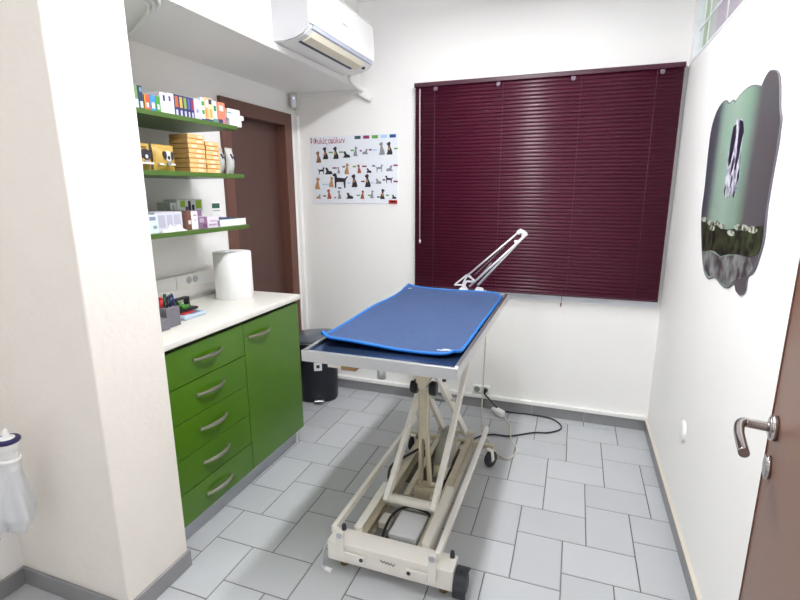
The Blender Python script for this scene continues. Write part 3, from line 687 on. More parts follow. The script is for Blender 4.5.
# things on the counter
pr_ = thing('paper_roll', 'big white paper towel roll standing on the worktop', 'paper roll', (-2.25, -1.03, .9144))
b = MB(); R0 = .099; Hh = .25
b.lathe((-2.25, -1.012, .9146), [(.022, 0), (R0-.002, 0), (R0, .002), (R0, Hh-.003), (R0-.003, Hh), (.05, Hh+.001), (.024, Hh-.002), (.022, Hh-.02), (.022, 0)], 48, capend=False)
b.build('paper', WHITEP, pr_)
b = MB(); b.lathe((-2.25, -1.012, .9147), [(.0215, 0), (.0215, Hh-.004), (.019, Hh-.004), (.019, 0), (.0215, 0)], 24, capend=False); b.build('core', mat('ink_core', '#8f8a86', .8), pr_)
tk = thing('socket_trunking', 'white trunking with a double socket on the wall over the worktop', 'trunking', (XL, -1.2, .99))
b = MB(); b.box(XL, XL+.035, PY1, -1.02, .992, 1.063, .005, seg=3); b.build('channel', WHITE, tk)
b = MB(); b.box(XL+.035, XL+.039, -1.275, -1.09, .994, 1.061, .003, seg=3); so = b.build('socket_plate', WHITE, tk)
for y in (-1.19, -1.145):
    b = MB(); b.lathe((XL+.0395, y, 1.03), [(.019, 0), (.017, .0015), (.0165, -.0005), (.001, -.0004)], 24, 'x'); s2 = b.build('socket_ring', mat('socket_grey', '#c3c7cc', .4), so)
    b = MB()
    for q in (-.006, .006): b.lathe((XL+.0396, y+q, 1.03), [(.0025, 0), (.002, .0008), (.0003, .001)], 8, 'x')
    b.build('socket_hole', mat('hole_grey', '#6b6e78', .6), so)
# grey pen holder with two compartments
ph_ = thing('pen_holder', 'grey felt desk organiser with stepped pockets on the worktop', 'organiser', (-2.13, -1.61, .9146))
b = MB(); b.box(-2.165, -2.10, -1.640, -1.565, .9148, 1.0, .004); b.build('tall_pocket', GREYF, ph_)
b = MB(); b.box(-2.160, -2.085, -1.690, -1.641, .9148, .965, .004); b.build('short_pocket', GREYF, ph_)
pens = [((-2.14, -1.645), '#cf2e33', .045, 'red pen', 0.008), ((-2.12, -1.635), '#20242f', .05, 'black pen', .0045), ((-2.15, -1.62), '#1f5d48', .055, 'dark green marker', .007), ((-2.12, -1.612), '#25335e', .05, 'navy pen', .0055), ((-2.145, -1.598), '#1a1d26', .042, 'short black pen', .005), ((-2.115, -1.588), '#2b3f7d', .056, 'blue pen', .0045), ((-2.155, -1.655), '#c9ced2', .075, 'pale grey pen', .004)]
for i, ((x, y), c, h, nm, r_) in enumerate(pens):
    t = thing('pen', nm + ' sticking out of the grey felt organiser', 'pen', (x, y, .995), 'pens in the organiser')
    y = -1.602+(y+1.62)*.85; a = Vector((x, y, 1.0005)); dirv = Vector((random.uniform(-.2, .2), random.uniform(-.25, .3), 1)).normalized()
    b = MB(); b.cyl(a, a+dirv*h*.75, r_, n=10); b.build('barrel', mat('ink_'+c, c, .4), t)
    b = MB(); b.cyl(a+dirv*h*.75, a+dirv*h, r_*1.1, r_*.8, n=10); b.build('cap', mat('ink_'+c, c, .4), t)
# black and green stapler stand / note dispenser
st = thing('desk_stand', 'small black open frame stand with a green block on the worktop', 'stand', (-2.2, -1.42, .935))
b = MB(); b.box(-2.235, -2.165, -1.50, -1.385, .9415, .953, .003); b.build('base', BLACKP, st)
b = MB(); b.box(-2.228, -2.2, -1.485, -1.475, .953, 1.0, .002); b.box(-2.228, -2.2, -1.41, -1.398, .953, 1.0, .002); b.box(-2.228, -2.2, -1.485, -1.398, .992, 1.0, .002); b.build('frame', BLACKP, st)
b = MB(); b.box(-2.225, -2.18, -1.465, -1.425, .953, .967, .002); b.box(-2.22, -2.195, -1.470, -1.455, .967, .985, .002); b.build('green_block', mat('ink_greenblk', '#4f8d3c', .5), st)
dv = thing('handheld_device', 'pale blue grey handheld device lying under the black stand', 'device', (-2.18, -1.43, .915))
b = MB(); b.box(-2.235, -2.125, -1.515, -1.375, .9148, .934, .008, seg=3); b.build('case', mat('ink_device', '#b9c8d8', .35), dv)
b = MB(); b.box(-2.20, -2.135, -1.46, -1.405, .934, .9355); b.build('screen', mat('ink_screen', '#5f7396', .3), dv)
tag(box('card', mat('ink_cardred', '#d23b3f', .5), None, -2.185, -2.15, -1.495, -1.43, .9357, .9410, .0005), 'small red pad tucked under the black stand', 'pad')

# ------------------------------------------------------------------ pedal bin
bn = thing('pedal_bin', 'dark pedal bin with a grey lid by the far corner', 'bin', (-2.205, -.215, 0))
def ring(z, ax, ay, p=3.2, n=40, rot=math.radians(28), c=(-2.205, -.215)):
    out = []
    for i in range(n):
        a = 2*PI*i/n; ca, sa = math.cos(a), math.sin(a)
        x = ax*abs(ca)**(2/p)*(1 if ca >= 0 else -1); y = ay*abs(sa)**(2/p)*(1 if sa >= 0 else -1)
        out.append((c[0]+x*math.cos(rot)-y*math.sin(rot), c[1]+x*math.sin(rot)+y*math.cos(rot), z))
    return out
def loft(rings, b, cap=True):
    R_ = [[b.bm.verts.new(q) for q in r] for r in rings]
    for i in range(len(R_)-1):
        n = len(R_[i])
        for j in range(n):
            f = b.bm.faces.new((R_[i][j], R_[i][(j+1) % n], R_[i+1][(j+1) % n], R_[i+1][j])); f.smooth = True; f.material_index = b.mi
    if cap:
        for r in (R_[0], R_[-1]):
            f = b.bm.faces.new(r); f.material_index = b.mi
b = MB(); loft([ring(.004, .128, .115), ring(.02, .135, .122), ring(.40, .142, .128), ring(.44, .145, .130)], b); b.build('body', BINB, bn)
b = MB(); loft([ring(.442, .150, .134), ring(.462, .151, .135), ring(.472, .148, .132), ring(.486, .13, .115), ring(.495, .09, .08), ring(.498, .03, .03)], b); b.build('lid', BINL, bn)
b = MB(); loft([ring(.4405, .1515, .1355), ring(.4455, .1525, .1365)], b); b.build('lid_rim', ALU, bn)
cs, sn = math.cos(math.radians(28)), math.sin(math.radians(28))
def BP(u, v, z): return Vector((-2.205+u*cs-v*sn, -.215+u*sn+v*cs, z))
b = MB(); b.beam(BP(-.028, -.131, .277), BP(.028, -.131, .277), .008, .06, bev=.002); lp = b.build('latch_plate', WHITE, bn)
b = MB(); b.beam(BP(-.010, -.1365, .280), BP(.012, -.1365, .280), .003, .022, bev=.001); b.build('latch_opening', BLACKP, lp)
b = MB(); b.beam(BP(-.035, -.143, .028), BP(.035, -.143, .028), .045, .012, bev=.004); b.build('pedal', ALU, bn)

# ------------------------------------------------------------------ sockets, plug, cables near the back wall
ws = thing('wall_socket', 'white double wall socket just over the back baseboard', 'socket', (-1.045, 0, .115))
b = MB(); b.box(-1.105, -.985, -.028, -.0, .112, .166, .006, seg=3); bx = b.build('socket_box', WHITE, ws)
for x in (-1.073, -1.017):
    b = MB(); b.lathe((x, -.0285, .139), [(.021, 0), (.019, -.0015), (.0185, .0005), (.0005, .0004)], 24, 'y'); b.build('socket_ring', mat('socket_ring_grey', '#8f9a8e', .5), ws)
bc = thing('power_cord', 'black power cord looping over the floor from the wall socket', 'cord', (-.8, -.2, 0))
b = MB(); b.cyl((-1.017, -.0285, .139), (-1.017, -.055, .137), .015, .012, 16); b.build('plug', BLACKP, bc)
b = MB(); pts = [(-1.017, -.05, .137), (-1.012, -.066, .128), (-.975, -.06, .085), (-.935, -.055, .045), (-.88, -.045, .012), (-.812, -.035, .006), (-.72, -.026, .006), (-.62, -.030, .006), (-.557, -.05, .006), (-.509, -.116, .006), (-.512, -.182, .006), (-.581, -.249, .006), (-.667, -.279, .006), (-.801, -.371, .006), (-.901, -.385, .006), (-.98, -.446, .006), (-1.03, -.56, .006), (-1.05, -.70, .006), (-1.06, -.9, .006), (-1.08, -1.15, .006), (-1.09, -1.36, .012)]
b.tube(smooth_path(pts, 5), .0048, 8); b.build('cable', BLACKP, bc)
wc = thing('extension_cord', 'white cord with a chunky connector hanging behind the table and coiled on the floor', 'cord', (-.95, -.3, 0))
b = MB(); pts = [(-.965, -.511, .93), (-.958, -.485, .925), (-.952, -.47, .88), (-.955, -.46, .60), (-.960, -.46, .33), (-.962, -.46, .16), (-.95, -.45, .04), (-.916, -.46, .006), (-.88, -.54, .006), (-.844, -.601, .006), (-.777, -.64, .006), (-.737, -.542, .006), (-.755, -.47, .006), (-.783, -.424, .006), (-.80, -.33, .0085), (-.809, -.261, .006), (-.845, -.17, .008), (-.865, -.13, .014)]
b.tube(smooth_path(pts, 5), .0042, 8); b.build('cable', mat('ink_offwhitecord', '#e0dccd', .5), wc)
b = MB(); b.beam((-.872, -.125, .024), (-.93, -.085, .026), .044, .044, bev=.008); b.cyl((-.93, -.085, .026), (-.955, -.068, .026), .016, .014, 12); b.build('connector', WHITE, wc)
wp = thing('wall_plate', 'round white cover plate low on the wall by the open door', 'cover plate', (0, -.918, .452))
b = MB(); b.lathe((0, -.918, .452), [(.046, 0), (.046, -.004), (.040, -.010), (.02, -.012), (.001, -.0125)], 28, 'x'); b.build('disc', WHITE, wp)

# ------------------------------------------------------------------ examination table
TX = -1.107
tb = thing('examination_table', 'cream scissor lift veterinary table with a steel tray top', 'table', (TX, -1.12, 0))
TX0, TX1, TY_0, TY_1, TZ = -1.405, -.832, -1.727, -.503, .925
b = MB()
b.box(TX0+.02, TX1-.02, TY_0+.02, TY_1-.02, .886, .912)
rim = .016
for a in ((TX0, TX1, TY_0, TY_0+rim), (TX0, TX1, TY_1-rim, TY_1), (TX0, TX0+rim, TY_0+rim, TY_1-rim), (TX1-rim, TX1, TY_0+rim, TY_1-rim)):
    b.box(a[0], a[1], a[2], a[3], .884, TZ, .002)
tray = b.build('tray', STEEL, tb, label='stainless steel tray rim')
box('tray_film', TRAY, tray, TX0+rim+.0005, TX1-rim-.0005, TY_0+rim+.0005, TY_1-rim-.0005, .9121, .9165, label='blue tinted tray surface')
for k in range(3):
    b = MB(); y = -1.28+.075*k; b.cyl((TX1-rim-.012, y, .9166), (TX1-rim-.012, y, .9172), .006, n=12); b.build('screw', STEEL, tray)
# base
b = MB()
b.box(-1.352, -.840, -1.690, -1.600, .042, .128, .004)
fb = b.build('front_box', CREAM, tb)
b = MB()
for x in (-1.262, -.972):
    b.box(x-.004, x+.004, -1.60, -.66, .045, .115, .001); s_ = 1 if x < TX else -1
    b.box(x, x+s_*.035, -1.60, -.66, .108, .115, .001); b.box(x, x+s_*.035, -1.60, -.66, .045, .052, .001)
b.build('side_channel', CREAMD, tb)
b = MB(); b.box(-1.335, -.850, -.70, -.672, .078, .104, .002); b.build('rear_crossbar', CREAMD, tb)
b = MB(); b.box(-1.255, -.98, -1.60, -1.28, .046, .052); b.build('floor_pan', mat('pan_grey', '#8f8d88', .5), tb); b = MB(); b.box(-1.255, -.98, -1.31, -1.285, .0525, .105, .002); b.build('cross_member', CREAM, tb)
b = MB(); b.box(-1.255, -.98, -1.10, -.70, .046, .050); b.build('rear_pan', mat('greasy_steel', '#6f6a60', .5, .3), tb)
for x, m_ in ((-1.258, CREAM), (-.972, CREAM)):
    y1 = -1.27 if x < TX else -1.20; s_ = -1 if x < TX else 1
    b = MB(); b.box(x-.016, x+.016, -1.60, y1, .138, .143, .001); b.box(x+s_*.016-.002, x+s_*.016+.002, -1.60, y1, .118, .143, .001); b.box(x-.012, x+.012, -1.598, -1.575, .115, .139)
    b.build('guide_rail', m_, tb)
for x in (-1.335, -.905):
    b = MB(); b.beam((x, -1.665, .160), (x+(.0 if x < TX else .0), -.60, .150), .020, .030, bev=.002)
    b.build('link_rail', CREAM, tb)
for x, s_ in ((-1.290, 1), (-.916, -1)):
    b = MB(); b.box(x-.016, x+.016, -1.703, -1.695, .072, .188, .003, seg=2); xx = sorted((x+s_*.016, x+s_*.105)); b.box(xx[0], xx[1], -1.703, -1.695, .066, .102, .003)
    br = b.build('crank_plate', CREAM, tb)
    b = MB(); b.cyl((x, -1.700, .172), (x, -1.706, .172), .012, n=14); b.build('pivot_bolt', ALU, br)
    b = MB(); b.cyl((x+s_*.09, -1.700, .086), (x+s_*.09, -1.705, .086), .008, n=12); b.build('dark_bolt', RUBBER, br)
    b = MB(); b.beam((x, -1.69, .172), (-1.335 if s_ > 0 else -.905, -1.655, .160), .02, .02); b.build('pivot_pin', CREAM, br)
# script mark on the front plate
b = MB(); pts = [(-1.125+.06*i/16, -1.6912, .096+.006*math.sin(i*1.7)-.0003*i) for i in range(17)]
b.tube(pts, .0016, 6); b.build('maker_mark', mat('mark_grey', '#4d4c4c', .6), fb)
for x in (-1.30, -.885):
    b = MB(); b.cyl((x, -1.645, 0), (x, -1.645, .016), .018, .014, 16); b.cyl((x, -1.645, .016), (x, -1.645, .044), .006, n=10); b.build('foot', mat('brass_foot', '#8c7b50', .4, .7), tb)
# casters
def caster(x, y, r, zc, yaw, top, w=.026):
    c = thing('tmp', '', '', (0, 0, 0)); bpy.data.objects.remove(c)
    d = Vector((math.sin(yaw), math.cos(yaw), 0)); a = Vector((d.y, -d.x, 0))
    P = Vector((x, y, zc))
    b = MB()
    for s_ in (-1, 1): b.beam(P+a*s_*(w/2+.004)+Vector((0, 0, -.004)), P+a*s_*(w/2+.004)-d*.012+Vector((0, 0, r+.012)), .022, .003, up=a, bev=0)
    b.beam(P-d*.012-a*(w/2+.005)+Vector((0, 0, r+.012)), P-d*.012+a*(w/2+.005)+Vector((0, 0, r+.012)), .026, .005, bev=0)
    b.cyl(P-d*.012+Vector((0, 0, r+.012)), (P-d*.012).xy.to_3d()+Vector((0, 0, top)), .008, n=10)
    f = b.build('caster', RUBBER if top > .11 else CREAM, tb)
    b = MB(); n = 24; prof = [(r*.3, -w/2), (r*.92, -w/2), (r, -w/2+.005), (r, w/2-.005), (r*.92, w/2), (r*.3, w/2)]; R_ = []
    for rr, h in prof:
        R_.append([b.bm.verts.new(P+a*h+(d*math.cos(2*PI*i/n)+Vector((0, 0, 1))*math.sin(2*PI*i/n))*rr) for i in range(n)])
    for i in range(len(R_)-1):
        for j in range(n):
            fc = b.bm.faces.new((R_[i][j], R_[i][(j+1) % n], R_[i+1][(j+1) % n], R_[i+1][j])); fc.smooth = True
    b.bm.faces.new(R_[0]); b.bm.faces.new(R_[-1]); b.build('wheel', RUBBER, f)
    b = MB(); b.cyl(P-a*(w/2+.003), P+a*(w/2+.003), r*.32, n=14); b.build('hub', mat('hub_grey', '#8f939c', .4), f)
caster(-.858, -.735, .045, .045, .5, .10)
caster(-1.310, -.715, .045, .045, .2, .10)
caster(-.815, -1.650, .046, .050, .15, .125, .03)
b = MB()
arcp = []
for k in range(11):
    a = math.radians(-25+k*15); arcp.append((-1.650-.060*math.cos(a+.2), .052+.062*math.sin(a+.2)))
arcq = [(-1.650-(.050)*math.cos(math.radians(-25+k*15)+.2), .052+.052*math.sin(math.radians(-25+k*15)+.2)) for k in range(10, -1, -1)]
b.prism(arcp+arcq, 'x', -.838, -.790); b.cyl((-.860, -1.615, .128), (-.860, -1.615, .152), .010, .008, 12); b.build('wheel_guard', RUBBER, tb)
b = MB(); b.cyl((-1.315, -1.612, .128), (-1.315, -1.612, .15), .010, .008, 12); b.build('dark_stud', RUBBER, tb)
# foot pedal
b = MB(); b.tube(smooth_path([(-1.338, -1.655, .105), (-1.360, -1.672, .10), (-1.366, -1.685, .085), (-1.366, -1.705, .03), (-1.362, -1.712, .018), (-1.345, -1.716, .014)], 5), .0055, 10)
pd = b.build('foot_pedal', ALU, tb)
b = MB(); b.cyl((-1.352, -1.715, .015), (-1.325, -1.717, .014), .009, .009, 12); b.build('pedal_tip', WHITE, pd)
# scissor arms
def arm(p0, p1, w=.022, h=.040):
    b = MB(); b.beam(p0, p1, w, h, bev=.002); return b.build('scissor_arm', CREAM, tb)
arm((-1.208, -1.415, .150), (-1.165, -.60, .862))
arm((-.995, -1.415, .150), (-.962, -.60, .862))
arm((-1.022, -.640, .125), (-1.030, -1.42, .862), .02, .036)
arm((-1.150, -.640, .125), (-1.105, -1.42, .862), .02, .036)
b = MB(); b.cyl((-1.215, -1.40, .158), (-1.00, -1.40, .158), .017, n=18); b.build('lower_shaft', WHITE if False else CREAM, tb)
b = MB(); b.cyl((-1.18, -.615, .855), (-.95, -.615, .855), .012, n=14); b.build('upper_rear_shaft', CREAMD, tb)
b = MB(); b.cyl((-1.18, -.645, .128), (-.97, -.645, .128), .012, n=14); b.build('lower_rear_shaft', CREAMD, tb)
b = MB(); b.cyl((-1.165, -1.015, .492), (-.965, -1.015, .492), .010, n=14); b.build('pivot_shaft', ALU, tb)
for x in (-1.20, -.945):
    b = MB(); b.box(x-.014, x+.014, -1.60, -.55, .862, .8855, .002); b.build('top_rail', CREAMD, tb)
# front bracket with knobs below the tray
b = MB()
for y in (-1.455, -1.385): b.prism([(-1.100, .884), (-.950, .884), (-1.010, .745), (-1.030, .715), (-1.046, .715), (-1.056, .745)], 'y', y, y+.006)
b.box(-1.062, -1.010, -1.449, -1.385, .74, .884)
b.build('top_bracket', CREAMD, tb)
b = MB(); b.prism([(-1.150, .884), (-1.085, .884), (-1.075, .735), (-1.088, .725)], 'y', -1.43, -1.424); b.build('gusset', CREAM, tb)
for x in (-1.075, -.997):
    b = MB(); b.lathe((x, -1.42, .712), [(.010, -.014), (.025, -.014), (.029, -.009), (.029, .009), (.025, .014), (.010, .014)], 20, 'x'); b.build('adjusting_knob', BLACKP, tb)
b = MB(); b.cyl((-1.085, -1.42, .712), (-.985, -1.42, .712), .008, n=10); b.build('knob_shaft', ALU, tb)
# lifting strut
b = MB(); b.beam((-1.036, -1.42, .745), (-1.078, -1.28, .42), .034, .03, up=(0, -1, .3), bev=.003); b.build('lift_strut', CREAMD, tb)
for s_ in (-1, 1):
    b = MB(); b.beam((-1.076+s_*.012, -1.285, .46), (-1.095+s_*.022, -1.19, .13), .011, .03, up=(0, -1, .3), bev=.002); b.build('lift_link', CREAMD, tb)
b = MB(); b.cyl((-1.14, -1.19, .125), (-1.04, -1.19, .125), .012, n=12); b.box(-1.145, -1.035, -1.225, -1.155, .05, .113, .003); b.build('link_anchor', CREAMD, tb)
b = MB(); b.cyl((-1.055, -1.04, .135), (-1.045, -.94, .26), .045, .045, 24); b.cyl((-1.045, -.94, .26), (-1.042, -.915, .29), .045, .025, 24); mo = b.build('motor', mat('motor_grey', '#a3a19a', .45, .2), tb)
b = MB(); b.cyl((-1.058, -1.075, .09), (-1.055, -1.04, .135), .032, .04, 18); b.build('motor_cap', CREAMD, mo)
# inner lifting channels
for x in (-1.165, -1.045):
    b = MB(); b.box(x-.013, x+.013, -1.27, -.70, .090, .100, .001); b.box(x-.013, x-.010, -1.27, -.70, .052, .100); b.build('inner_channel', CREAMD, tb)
# control box with cable
cb = thing('tmp', '', '', (0, 0, 0)); bpy.data.objects.remove(cb)
b = MB(); b.box(-1.148, -1.022, -1.545, -1.385, .055, .105, .008, seg=3, rot=(.0, 0, -.03)); cbx = b.build('control_box', mat('control_white', '#e3e6ea', .4), tb)
b = MB()
for k in range(4):
    b.cyl((-1.122+.024*k, -1.548, .076), (-1.122+.024*k, -1.556, .076), .007, n=10)
b.build('cable_gland', RUBBER, cbx)
b = MB(); b.box(-1.165, -1.01, -1.575, -1.37, .0525, .0555, .004); b.build('mounting_plate', mat('plate_dark', '#4f5258', .5), cbx)
b = MB(); b.tube(smooth_path([(-1.165, -1.57, .06), (-1.175, -1.53, .085), (-1.170, -1.44, .108), (-1.13, -1.372, .112), (-1.06, -1.368, .112), (-1.012, -1.39, .108), (-1.002, -1.45, .09), (-1.005, -1.54, .065), (-1.015, -1.575, .06)], 5), .006, 8); b.build('cable_loop', BLACKP, cbx)
b = MB(); b.cyl((-1.155, -1.572, .066), (-1.150, -1.545, .080), .014, .012, 12); b.build('round_plug', NAVY if False else BLACKP, cbx)
b = MB(); b.box(-1.225, -1.175, -1.47, -1.40, .053, .085, .004); b.build('terminal_block', CREAM, tb)
b = MB(); b.tube(smooth_path([(-1.222, -1.30, .12), (-1.27, -1.22, .135), (-1.29, -1.12, .14), (-1.25, -.98, .13), (-1.20, -.85, .12)], 6), .007, 8); b.build('hose', BLACKP, tb)
# drain spout, wooden batten and screw under the tray
b = MB(); b.cyl((-1.150, -1.59, .80), (-1.150, -1.59, .885), .016, n=20); b.build('drain_spout', STEEL, tb)
b = MB(); b.box(-1.262, -1.205, -1.70, -1.64, .858, .885, .002); b.build('wood_block', mat('raw_wood', '#a8875a', .7, var=.15, scale=20), tb)
b = MB(); b.box(-1.315, -1.2625, -1.70, -1.64, .862, .885, .002); b.build('block_end', CREAM, tb)
b = MB(); b.cyl((-.885, -1.69, .862), (-.885, -1.69, .885), .007, n=12); b.build('under_screw', BLACKP, tb)

# mat on the table
mt = thing('table_mat', 'blue grey fleece mat with bright blue edging on the examination table', 'mat', (-1.125, -1.1, .9166))
MX0, MX1, MY0, MY1 = -1.398, -.857, -1.625, -.575
def mat_pt(u, v, up=0.):
    # rounded corners
    x = MX0+(MX1-MX0)*u; y = MY0+(MY1-MY0)*v
    r = .06
    cx = min(max(x, MX0+r), MX1-r); cy = min(max(y, MY0+r), MY1-r)
    dx, dy = x-cx, y-cy
    if dx and dy:
        m_ = max(abs(dx), abs(dy)); l = math.hypot(dx, dy); x = cx+dx*m_/l; y = cy+dy*m_/l
    el = max(0, 1-u/.16)**2; er = max(0, 1-(1-u)/.14)**2; ef = max(0, 1-v/.10)**2; eb = max(0, 1-(1-v)/.09)**2
    z = .9172 + .019*el*(.5+.5*math.sin(2.2+v*5.2)**2) + .008*er*(1-v) + ef*(.010+.016*(1-u)**2+.004*math.sin(u*7)) + eb*(.018+.004*(1-u)**3)
    z += .0016*math.sin(u*9+v*4)*math.sin(v*11) + .0016
    return Vector((x, y, z+up))
b = MB()
nu, nv = 36, 56
b.grid(lambda u, v: mat_pt(u, v, .006), nu, nv); b.grid(lambda u, v: mat_pt(u, v), nu, nv)
b.build('fleece', MATC, mt)
per = [(i/40, 0) for i in range(40)] + [(1, i/60) for i in range(60)] + [(1-i/40, 1) for i in range(40)] + [(0, 1-i/60) for i in range(60)]
b = MB(); b.tube([mat_pt(u, v, .0035) for u, v in per], .0058, 8, closed=True); b.build('edging', MATB, mt, label='bright blue bound edge')
b = MB()
for k, (u, v, w_) in enumerate([(.86, .052, .010), (.885, .048, .008), (.91, .056, .010), (.935, .052, .008), (.895, .066, .012)]):
    p_ = mat_pt(u, v, .0065); b.beam(p_-Vector((w_, .003, 0)), p_+Vector((w_, .004*(k % 2), 0)), .006, .0016, bev=0)
b.build('white_print', mat('ink_matprint', '#cfd6e2', .7), mt)
p_ = mat_pt(.045, .965, .0065); b = MB(); b.lathe(p_, [(.011, 0), (.010, .002), (.005, .002), (.0045, .0)], 14, capend=False); b.build('eyelet', ALU, mt)

# folded lamp arm at the table's far edge
la = thing('lamp_arm', 'white jointed spring arm clamped to the far edge of the table', 'lamp arm', (-1.03, -.525, .925))
WM = mat('white_enamel', '#dedfe0', .35, var=.04)
Y0 = -.515
b = MB(); b.box(-1.105, -1.055, Y0-.018, Y0+.010, .9255, .940, .003); b.box(-1.015, -.965, Y0-.018, Y0+.010, .9255, .940, .003); b.prism([(-1.105, .938), (-1.055, .938), (-1.068, .956), (-1.088, .956)], 'y', Y0-.010, Y0+.004); b.prism([(-1.015, .938), (-.965, .938), (-.972, .952), (-1.005, .956)], 'y', Y0-.010, Y0+.004); b.box(-1.055, -1.015, Y0-.006, Y0+.004, .9265, .932); b.build('clamp', WM, la)
b = MB()
for (a, c, w_) in (((-1.134, .959), (-1.064, 1.020), .009), ((-1.064, 1.020), (-1.040, 1.008), .012), ((-1.134, .959), (-1.078, .962), .008), ((-1.085, .968), (-1.062, 1.018), .009), ((-1.064, .984), (-1.012, .984), .010), ((-1.012, .984), (-1.040, 1.006), .009), ((-1.078, .952), (-1.066, .985), .010), ((-1.000, .945), (-1.000, .970), .014)):
    b.beam((a[0], Y0, a[1]), (c[0], Y0, c[1]), .008, w_, bev=.001)
b.build('hinge_plate', WM, la)
for (a, c, r_, yy, nm) in (((-1.069, 1.009), (-.794, 1.263), .0048, 0, 0), ((-1.045, .957), (-.798, 1.207), .0055, -.014, 0), ((-1.000, .967), (-.781, 1.222), .0062, -.004, 0)):
    b = MB(); b.cyl((a[0], Y0+yy, a[1]), (c[0], Y0+yy, c[1]), r_, n=12); b.build('arm_tube', WM, la)
b = MB()
for (a, c) in (((-1.024, 1.019), (-.868, 1.182)), ((-1.012, .992), (-.93, 1.095))):
    n = 90; d = Vector((c[0]-a[0], 0, c[1]-a[1])); L_ = d.length; d.normalize(); e1 = Vector((0, 1, 0)); e2 = d.cross(e1)
    b.tube([Vector((a[0], Y0+.012, a[1]))+d*L_*i/n+(e1*math.cos(i*1.26)+e2*math.sin(i*1.26))*.0035 for i in range(n+1)], .0012, 5)
b.build('spring', ALU, la)
b = MB(); b.prism([(-.803, 1.262), (-.796, 1.276), (-.784, 1.283), (-.772, 1.278), (-.747, 1.262), (-.744, 1.252), (-.752, 1.246), (-.776, 1.262), (-.790, 1.252)], 'y', Y0-.016, Y0+.016)
b.prism([(-.776, 1.262), (-.752, 1.246), (-.79, 1.205), (-.81, 1.205), (-.812, 1.222), (-.795, 1.222), (-.775, 1.240)], 'y', Y0-.012, Y0+.012); b.build('elbow_bracket', WM, la)
b = MB(); b.cyl((-.788, Y0-.02, 1.268), (-.788, Y0+.02, 1.268), .006, n=12); b.build('elbow_bolt', CREAM, la); b = MB(); b.cyl((-.80, Y0-.018, 1.214), (-.80, Y0+.018, 1.214), .006, n=12); b.build('elbow_bolt', CREAM, la)

# ------------------------------------------------------------------ stand with bottle and bag at the near left
sd = thing('dispenser_bottle', 'white nozzle bottle with a navy collar held off the near wall', 'bottle', (-2.168, -2.26, .64))
BXc, BYc = -2.170, -2.26
b = MB(); b.lathe((BXc, BYc, 0), [(.001, .60), (.020, .60), (.024, .61), (.024, .672), (.031, .68), (.033, .69), (.033, .702)], 28, capend=False); b.build('bottle', WHITE, sd)
b = MB(); b.lathe((BXc, BYc, .702), [(.022, 0), (.033, 0), (.036, .004), (.036, .010), (.032, .014), (.022, .014), (.022, 0)], 30, capend=False); b.build('collar', NAVY, sd)
b = MB(); b.lathe((BXc, BYc, .702), [(.022, .008), (.022, .015), (.018, .018), (.012, .019), (.010, .022), (.007, .036), (.005, .044), (.001, .045)], 20); b.build('nozzle', WHITE, sd)
b = MB(); b.tube([(XL+.004, BYc, .64), (-2.30, BYc, .64), (BXc-.02, BYc, .64)], .009, 10); b.lathe((BXc, BYc, .632), [(.0245, 0), (.029, 0), (.029, .016), (.0245, .016), (.0245, 0)], 24, capend=False); b.lathe((XL, BYc, .64), [(.03, 0), (.03, .006), (.01, .008)], 20, 'x'); b.build('wall_bracket', WHITE, sd)
bgt = thing('plastic_bag', 'thin white plastic bag hanging under the nozzle bottle', 'bag', (-2.21, -2.26, .36))
b = MB()
def bagf(u, v):
    a = 2*PI*u; z = .655-.275*v - (.018*math.sin(3*a+1) if v > .7 else 0)*(v-.7)/.3 - .05*v*max(0, -math.cos(a))
    r = .034+.062*min(1, v*1.2)**.9 - .03*max(0, v-.8)/.2
    r *= 1+.16*v*math.sin(5*a+3*v)+.09*v*math.sin(9*a-5*v)
    return (-2.180-.045*v+r*.8*math.cos(a), -2.262+r*.62*math.sin(a), z)
b.grid(bagf, 60, 24)
b.build('film', BAGM, bgt, weld=True)

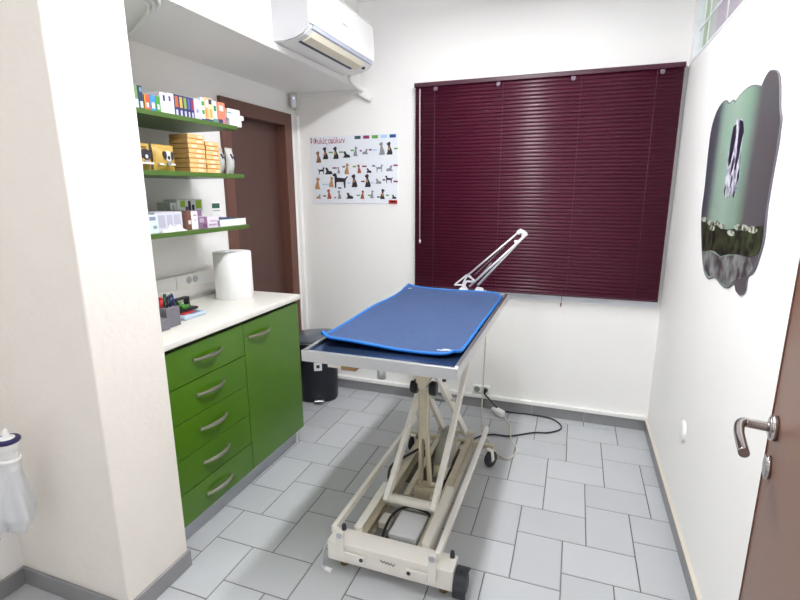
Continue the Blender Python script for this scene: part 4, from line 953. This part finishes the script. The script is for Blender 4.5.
# ------------------------------------------------------------------ ceiling lamp (above the view) and light
cl = thing('ceiling_lamp', 'long twin tube batten on the ceiling over the table', 'lamp', (-.95, -1.5, 2.6))
LZ = 2.56
b = MB(); b.box(-1.04, -.86, -2.25, -.75, LZ+.03, ZC, .004); b.build('housing', WHITE, cl)
for x in (-.99, -.91):
    b = MB(); b.cyl((x, -2.22, LZ+.012), (x, -.78, LZ+.012), .013, n=12); b.build('tube', mat('tube_glow', '#ffffff', .4, emit=('#f6f9ff', 15.0)), cl)
def area(name, loc, rot, sx, sy, power, col=(1, 1, 1)):
    l = bpy.data.lights.new(name, 'AREA'); l.shape = 'RECTANGLE'; l.size = sx; l.size_y = sy; l.energy = power; l.color = col
    o = bpy.data.objects.new(name, l); COL.objects.link(o); o.location = loc; o.rotation_euler = rot; return o
area('tube_light', (-.95, -1.5, LZ-.004), (0, 0, 0), .10, 1.4, 28, (.98, .99, 1.0))
# added fill lamp, unseen, in the part of the room behind the viewpoint
c2 = thing('ceiling_lamp', 'added unseen fill batten on the ceiling behind the doorway', 'lamp', (-1.2, -3.5, 2.6))
b = MB(); b.box(-1.85, -.55, -3.59, -3.41, LZ+.03, ZC, .004); b.build('housing', WHITE, c2)
for y in (-3.54, -3.46):
    b = MB(); b.cyl((-1.82, y, LZ+.012), (-.58, y, LZ+.012), .013, n=12); b.build('tube', mat('fill_tube_glow', '#ffffff', .4, emit=('#f6f9ff', 13.0)), c2)
# lit neighbouring room beyond the high window
area('next_room_light', (1.1, -1.0, 2.75), (0, math.radians(62), 0), .6, 1.8, 17, (1, 1, 1))

wd = bpy.data.worlds.new('World'); S.world = wd; wd.use_nodes = True
wd.node_tree.nodes['Background'].inputs[0].default_value = (.78, .82, .80, 1)
wd.node_tree.nodes['Background'].inputs[1].default_value = .45

# ------------------------------------------------------------------ camera
cam = bpy.data.cameras.new('Camera'); co = bpy.data.objects.new('Camera', cam); COL.objects.link(co)
R = Vector((.94133193, .3374653, -.00337073)); Uv = Vector((.07094604, -.20764316, -.9756285)) * -1; F = Vector((-.32994068, .91815113, -.21940296))
Uv = R.cross(F)
M = Matrix((R, Uv, -F)).transposed().to_4x4(); M.translation = Vector((-.51079, -3.16361, 1.48))
co.matrix_world = M
cam.sensor_width = 36; cam.lens = 484.41/800*36; cam.clip_start = .02
S.camera = co
S.view_settings.view_transform = 'Standard'; S.view_settings.look = 'None'; S.view_settings.gamma = 1; S.view_settings.exposure = .48
S.cycles.use_denoising = True
S.cycles.max_bounces = 14; S.cycles.diffuse_bounces = 12; S.cycles.glossy_bounces = 4
